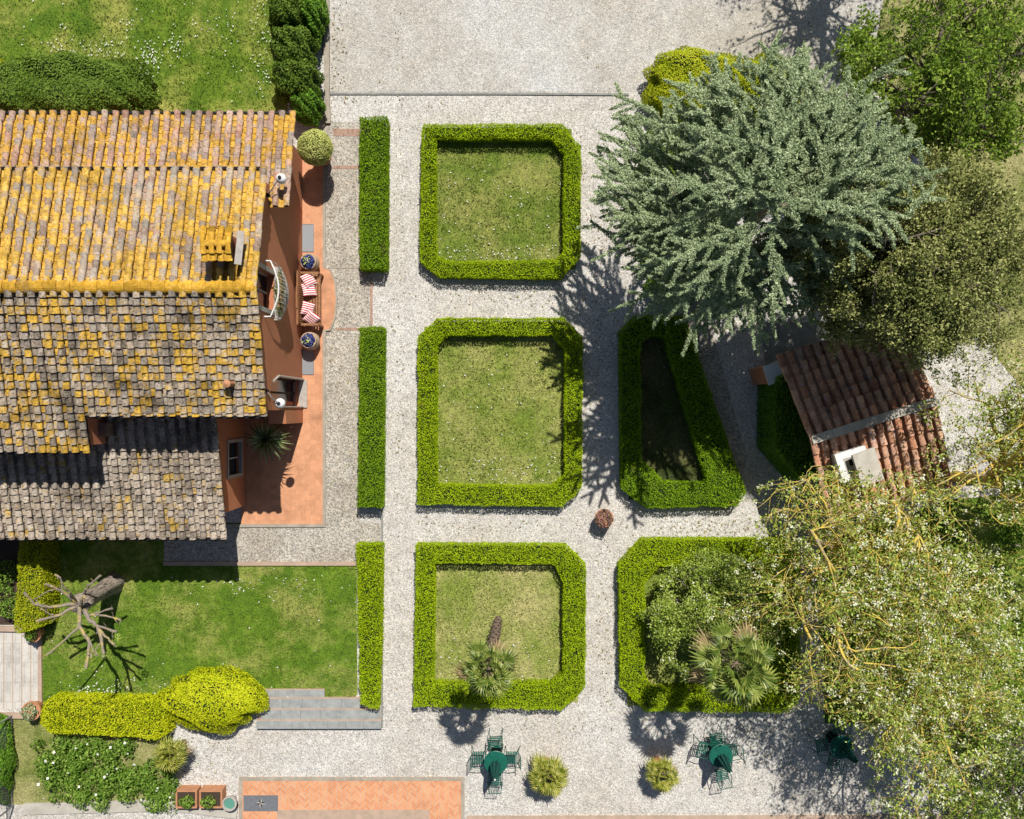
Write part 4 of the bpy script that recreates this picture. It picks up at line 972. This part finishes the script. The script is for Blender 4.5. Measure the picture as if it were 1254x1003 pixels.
# ---------------------------------------------------------------- trees
def grow(tb, tips, p, d, L, r, depth, mat, rnd, wander=.25, lift=0, kids=(5, 5, 4, 3), spread=(35, 70), env=None, maxd=3, sides=(7, 6, 5, 4, 3)):
    seg = max(3, int(L/.22)); pts = [p.copy()]; dirs = [d.copy()]
    for i in range(seg):
        d = (d+Vector((rnd.uniform(-1, 1), rnd.uniform(-1, 1), rnd.uniform(-.8, .8)))*wander+Vector((0, 0, lift*.1))).normalized()
        if env and not env(p+d*L/seg): d = (d+(env.c-p).normalized()*.6).normalized()
        p = p+d*L/seg; pts.append(p.copy()); dirs.append(d.copy())
        if env and depth > 0 and len(pts) > 2 and env.far(p): break
    m_ = len(pts); tb.tube(pts, [r*(1-.6*i/m_) for i in range(m_)], mat, sides[min(depth, 4)], False)
    if depth >= maxd: tips.append((pts, dirs)); return
    nk = kids[depth]
    for k in range(nk):
        i = min(m_-1, int(m_*(.25+.75*(k+rnd.random()*.8)/nk))); dd = dirs[i]
        ax = Vector((rnd.uniform(-1, 1), rnd.uniform(-1, 1), rnd.uniform(-.4, .4))); ax = dd.cross(ax)
        if ax.length < 1e-3: continue
        ang = R(rnd.uniform(*spread)); nd = (Matrix.Rotation(ang, 3, ax.normalized()) @ dd).normalized()
        grow(tb, tips, pts[i], nd, L*rnd.uniform(.45, .68), r*(1-.6*i/m_)*.62, depth+1, mat, rnd, wander, lift, kids, spread, env, maxd, sides)
class Env:
    def __init__(s, c, r): s.c = Vector(c); s.r = r
    def far(s, p): q = p-s.c; return (q.x/s.r[0])**2+(q.y/s.r[1])**2+(q.z/s.r[2])**2 > 1.2
    def __call__(s, p): q = p-s.c; return (q.x/s.r[0])**2+(q.y/s.r[1])**2+(q.z/s.r[2])**2 < 1
def leaf_tips(b, tips, per, size, mat, scat=.07, fl=0, flmat='flower', flsize=.06, rate=1.0):
    P_ = []; Fp = []
    for pts, dirs in tips:
        a = np.array([tuple(q) for q in pts]); t_ = RNG.random(per)*(len(a)-1); i = np.minimum(t_.astype(int), len(a)-2); f = (t_-i)[:, None]
        P_.append(a[i]*(1-f)+a[i+1]*f+RNG.normal(scale=scat, size=(per, 3)))
        if fl and RNG.random() < rate:
            k = RNG.integers(1, len(a)); Fp.append(a[k]+RNG.normal(scale=.05, size=(fl, 3))+(0, 0, .04))
    P_ = np.concatenate(P_); nr = np.tile((0, 0, .9), (len(P_), 1)); b.leaves(P_, nr, size, mat, 1.0, .55)
    if Fp: Fp = np.concatenate(Fp); b.leaves(Fp, np.tile((0, 0, 1.), (len(Fp), 1)), flsize, flmat, .6, .9)
def tree(base, fork, nl, L, r, env, label, leaf, bark, seed, per, size, elev=(15, 60), kids=(6, 5, 4, 3), fl=0, wander=.2, az=None, scat=.07, rate=1.0, fls=.06, cat='tree', name='broadleaf_tree', lift=0, west=1.0):
    rnd = random.Random(seed); t = thing(name, (base[0], base[1], 0), label, cat)
    tb = MB(); base = Vector(base); fork = Vector(fork); n_ = 8
    tb.tube([base.lerp(fork, i/n_)+Vector((.04*math.sin(i), .04*math.cos(i*1.3), 0)) for i in range(n_+1)], [r*(1.25-.35*i/n_) for i in range(n_+1)], bark, 10)
    tips = []
    for k in range(nl):
        a = (2*math.pi*k/nl+rnd.uniform(-.3, .3)) if az is None else R(az[k % len(az)]+rnd.uniform(-12, 12)); e = R(elev[0]+(elev[1]-elev[0])*((k*.618) % 1))
        d = Vector((math.cos(a)*math.cos(e), math.sin(a)*math.cos(e), math.sin(e)))
        grow(tb, tips, base.lerp(fork, 1-.25*rnd.random()), d, L*(west if d.x < -.25 else 1)*rnd.uniform(.8, 1.1), r*.6, 0, bark, rnd, wander, lift, kids, env=env)
    tb.build('trunk', t)
    b = MB(); leaf_tips(b, tips, per, size, leaf, scat, fl, 'flower', fls, rate); b.build('crown', t)
    print(label, 'tips', len(tips)); return t

# blossoming, lichen covered trees on the lower right
c = P(1005, 645); tree(c, P(1055, 655, 2.6), 12, 3.3, .12, Env((c.x-.9, c.y-1.15, 3.9), (5.6, 3.2, 1.4)),
    'spreading tree with yellow lichen branches and cream blossom over the tiled hut', 'bloss', 'lichenbark', 31, 15, .08, (5, 45), (6, 6, 4), 9, .20, rate=.42, fls=.048, west=1.5)
c = P(1075, 790); tree(c, P(1120, 825, 2.6), 10, 2.8, .12, Env((c.x+.3, c.y-.3, 3.9), (4.0, 3.9, 1.5)),
    'dense blossoming tree filling the lower right corner', 'bloss', 'lichenbark', 32, 15, .08, (5, 50), (6, 6, 4), 10, .20, rate=.5, fls=.048)
c = P(1170, 585); tree(c, P(1222, 590, 2.8), 11, 3.2, .16, Env((c.x+.3, c.y+1.3, 4.0), (3.5, 4.2, 1.4)),
    'sparse blossoming tree at the right edge beside the hut', 'bloss', 'lichenbark', 33, 20, .08, (5, 45), (6, 5, 4), 8, .20, rate=.35)
c = P(1185, 905); tree(c, P(1215, 930, 2.6), 7, 2.4, .14, Env((c.x+.2, c.y, 3.6), (3.2, 3.2, 1.4)),
    'green leafed tree at the bottom right edge', 'oak', 'bark', 34, 24, .075, (5, 50), (6, 5, 4), 5, .20, rate=.35)
b = MB()
for k in range(46):
    x, y = RNG.uniform(1015, 1270), RNG.uniform(650, 985); rr = RNG.uniform(.18, .42)
    if y > 880 and x < 1110: continue
    blob(b, P(x, y, .2), (rr, rr, rr*.9), 'bush' if k % 3 else 'bush2', 420, .085, .4, core=None)
tag(b.build('undergrowth'), 'dark leafy undergrowth below the blossoming trees', 'undergrowth', kind='stuff')
# bright green tree top right and its neighbour outside the frame whose shade falls on the driveway
c = P(1085, 142); tree(c, P(1128, 112, 2.6), 10, 2.7, .16, Env((c.x+.6, c.y+.6, 4.2), (3.9, 3.3, 2.0)),
    'bright green leafy tree in the top right corner', 'oak', 'bark', 41, 30, .10, (-5, 60), (6, 5, 4), 0, .2)
c = P(1080, -150); tree(c, P(1095, -170, 3.6), 7, 2.9, .2, Env((c.x-1.0, c.y-.3, 5.8), (4.6, 3.2, 2.0)),
    'leafy tree at the top edge of the picture throwing branchy shade on the driveway', 'oak', 'bark', 42, 9, .12, (5, 55), (4, 4, 4), 0, .2)
c = P(862, 738); tree(c, P(866, 744, .9), 12, 1.5, .06, Env((c.x+.05, c.y-.3, 1.3), (1.95, 2.2, .75)),
    'low pale leafed tree filling the square bed beside the large palm', 'bloss', 'bark', 61, 40, .075, (5, 60), (6, 5, 3), 3, .22, rate=.3, fls=.05)
# dull olive-green evergreen
c = P(1010, 350); tree(c, P(1075, 325, 4.1), 12, 2.6, .2, Env((c.x+.3, c.y+.25, 5.4), (3.2, 3.0, 1.7)),
    'dense olive green evergreen tree right of the blue conifer', 'olive', 'bark', 51, 120, .075, (0, 75), (8, 5, 4), 0, .2, scat=.095)

n = NT('dead_leaf'); M['deadleaf'] = n.bsdf(n.ramp(n.isl(), [(0, (.16, .09, .04)), (.4, (.30, .20, .09)), (.75, (.20, .24, .07)), (1, (.52, .44, .28))]), .9)
b = MB(); pts = []
def litter(cx, cy, sx, sy, k):
    for _ in range(k): pts.append(tuple(P(RNG.normal(cx, sx), RNG.normal(cy, sy), .03)))
for a in ((900, 400, 90, 40, 500), (1000, 900, 90, 50, 700), (1150, 430, 40, 30, 200), (735, 300, 18, 90, 220), (430, 120, 60, 6, 60), (620, 885, 130, 10, 130), (490, 400, 5, 200, 120), (735, 500, 6, 90, 120), (620, 365, 90, 6, 90), (620, 645, 90, 6, 90), (230, 925, 22, 20, 90), (880, 645, 60, 8, 200), (740, 780, 6, 80, 90), (410, 60, 8, 50, 120), (1050, 40, 60, 40, 260), (415, 500, 14, 100, 120)): litter(*a)
pts = np.array(pts); b.leaves(pts, np.tile((0, 0, 1.), (len(pts), 1)), .055, 'deadleaf', .3, .6, .5)
tag(b.build('fallen_leaves'), 'dry leaves and twigs lying on the gravel', 'leaves', kind='stuff')
# blue cedar: arching limbs, each carrying fuzzy sprays
def cedar():
    rnd = random.Random(77); c = P(852, 345); t = thing('conifer_tree', (c.x, c.y, 0), 'large blue grey conifer with long drooping sprays', 'tree')
    tb = MB(); top = P(958, 238, 8.2); n_ = 10
    tb.tube([c.lerp(top, i/n_) for i in range(n_+1)], [.26*(1-.8*i/n_) for i in range(n_+1)], 'bark', 10)
    nb = MB()
    cr = [(P(925, 232, z).x, P(925, 232, z).y) for z in range(10)]
    def inside(p, k=1.0):                               # crown outline: a broad oval that is wider to the west
        z = max(0, min(8.9, p.z)); q = cr[int(z)]; m = (H-z)/H*S
        return ((p.x-q[0])/(198*m*k))**2+((p.y-q[1])/(158*m*k))**2 < 1
    def spray(pts, rad, dens):
        a = np.array([tuple(q) for q in pts]); 
        if len(a) < 2: return
        seg = np.linalg.norm(a[1:]-a[:-1], axis=1); L = seg.sum(); N = int(L*dens)
        t_ = RNG.random(N)**.9*(len(a)-1); i = np.minimum(t_.astype(int), len(a)-2); f = (t_-i)[:, None]
        p = a[i]*(1-f)+a[i+1]*f; k = 1-.72*(t_/(len(a)-1))**1.5; o_ = RNG.normal(size=(N, 3)); o_ /= np.linalg.norm(o_, axis=1, keepdims=True); o_[:, 2] = np.abs(o_[:, 2])*.8
        p = p+o_*(rad*k*RNG.random(N)**.5)[:, None]; nb.leaves(p, o_*.5+(0, 0, .5), .082, 'cedar', .9, .32)
    limbs = []
    for k in range(66):
        az = (k*137.5) % 360
        west = 110 < az < 235
        u = (k*.618) % 1
        z = (2.0+4.0*u) if west else (4.2+3.2*u)
        if 290 < az or az < 5:
            if k % 2: continue
        limbs.append((az, z, rnd.uniform(3.4, 5.0) if west else rnd.uniform(2.6, 4.2)))
    for az, z, L in limbs:
        p0 = c.lerp(top, z/8.2); a = R(az); e = R(rnd.uniform(4, 28)); d = Vector((math.cos(a)*math.cos(e), math.sin(a)*math.cos(e), math.sin(e)))
        pts = [p0]; p = p0.copy(); seg = 14; lim = rnd.uniform(.84, 1.02)
        for i in range(seg):
            d = (d+Vector((rnd.uniform(-.09, .09), rnd.uniform(-.09, .09), -.035))).normalized(); p = p+d*L/seg
            if not inside(p, lim): break
            pts.append(p.copy())
        if len(pts) < 4: continue
        seg = len(pts)-1
        tb.tube(pts, [.07*(1-.8*i/seg) for i in range(seg+1)], 'bark', 5, False)
        spray(pts[2:], .13, 300)
        for i in range(2, seg+1):
            for s in ((-1, 1) if i % 2 else (rnd.choice((-1, 1)),)):
                if rnd.random() < .42: continue
                dd = (pts[min(i, seg)]-pts[i-1]).normalized(); ang = R(rnd.uniform(24, 52))*s; nd = (Matrix.Rotation(ang, 3, 'Z') @ dd); nd.z += rnd.uniform(-.1, .3)
                nd = (nd+Vector((-.22, .16, .08))).normalized(); l = rnd.uniform(1.0, 2.3)*(1.1-.40*i/seg)
                q = pts[i].copy(); sp = [q.copy()]; lm = rnd.choice((rnd.uniform(.9, 1.08), rnd.uniform(.95, 1.3)))
                for j in range(6):
                    nd = (nd+Vector((rnd.uniform(-.1, .1), rnd.uniform(-.1, .1), -.07))).normalized(); q = q+nd*l/6
                    if not inside(q, lm): break
                    sp.append(q.copy())
                if len(sp) < 3: continue
                spray(sp, .105, 340)
                for j in range(2, len(sp)-1):
                    if rnd.random() < .28:
                        s2 = rnd.choice((-1, 1)); n2 = (Matrix.Rotation(R(42)*s2, 3, 'Z') @ (sp[j+1]-sp[j]).normalized()); spray([sp[j], sp[j]+n2*l*.2, sp[j]+n2*l*.38+Vector((0, 0, -.03))], .085, 330)
    for k in range(105):                                  # short leaders and inner boughs hiding the stem
        h = rnd.uniform(.5, 1.0); a = R(rnd.uniform(0, 360)); rr = rnd.uniform(0, 1.9)*(1.2-h*.5); p = c.lerp(top, h)+Vector((math.cos(a)*rr, math.sin(a)*rr, rnd.uniform(-.1, .3)))
        if not inside(p, .9): continue
        az = a+R(rnd.gauss(0, 22)); az = az if rnd.random() < .7 else R(rnd.gauss(150, 50)); e = R(rnd.uniform(-4, 26)); nd = Vector((math.cos(az)*math.cos(e), math.sin(az)*math.cos(e), math.sin(e))); l = rnd.uniform(1.3, 2.5); sp = [p.copy()]
        for j in range(7): nd = (nd+Vector((rnd.uniform(-.12, .12), rnd.uniform(-.12, .12), -.06))).normalized(); p = p+nd*l/7; sp.append(p.copy())
        tb.tube(sp, [.02*(1-.8*j/7) for j in range(8)], 'bark', 4, False); spray(sp, .11, 340)
        for j in (1, 2, 3, 4, 5):
            s2 = 1 if j % 2 else -1; n2 = (Matrix.Rotation(R(rnd.uniform(32, 55))*s2, 3, 'Z') @ (sp[j+1]-sp[j]).normalized()); l2 = l*rnd.uniform(.18, .34); spray([sp[j], sp[j]+n2*l2*.5, sp[j]+n2*l2+Vector((0, 0, -.05))], .08, 340)
    tb.build('trunk', t); nb.build('crown', t); print('cedar faces', len(nb.f))
cedar()
shrub(815, 235, .5, (.9, 2.1, .8), 'bush', 'dark hedge-like evergreen shrub mass in the shade under the blue conifer', dens=900, more=[(860, 330, .6, (1.8, 1.0, .9))])  # darker leaf colour chosen to paint in the shade under the conifer

# ---------------------------------------------------------------- fence lower left
t = thing('wire_fence', tuple(P(17, 930)), 'grey wire mesh fence panel with metal posts in the lower left corner', 'fence')
b = MB(); x = P(17, 930).x
for y in (875, 930, 986): q = P(17, y); b = MB(); b.box((x-.02, q.y-.02, 0), (x+.02, q.y+.02, 1.05), 'steel'); b.build('post', t)
b = MB(); y0, y1 = P(0, 986).y, P(0, 875).y
b.tube([(x, y0, 1.04), (x, y1, 1.04)], .018, 'steel', 6); b.tube([(x, y0, .1), (x, y1, .1)], .012, 'steel', 6); b.build('rail', t)
b = MB(); k = 0
for i in range(36):
    ya = y0+(y1-y0)*i/36
    for s in (-1, 1):
        yb = ya+s*.35
        if y0 <= yb <= y1: b.tube([(x, ya, .1), (x, yb, 1.03)], .004, 'steel', 3, False)
b.build('mesh_panel', t)
print('TOTAL faces', sum(len(o.data.polygons) for o in bpy.data.objects if o.type == 'MESH'))
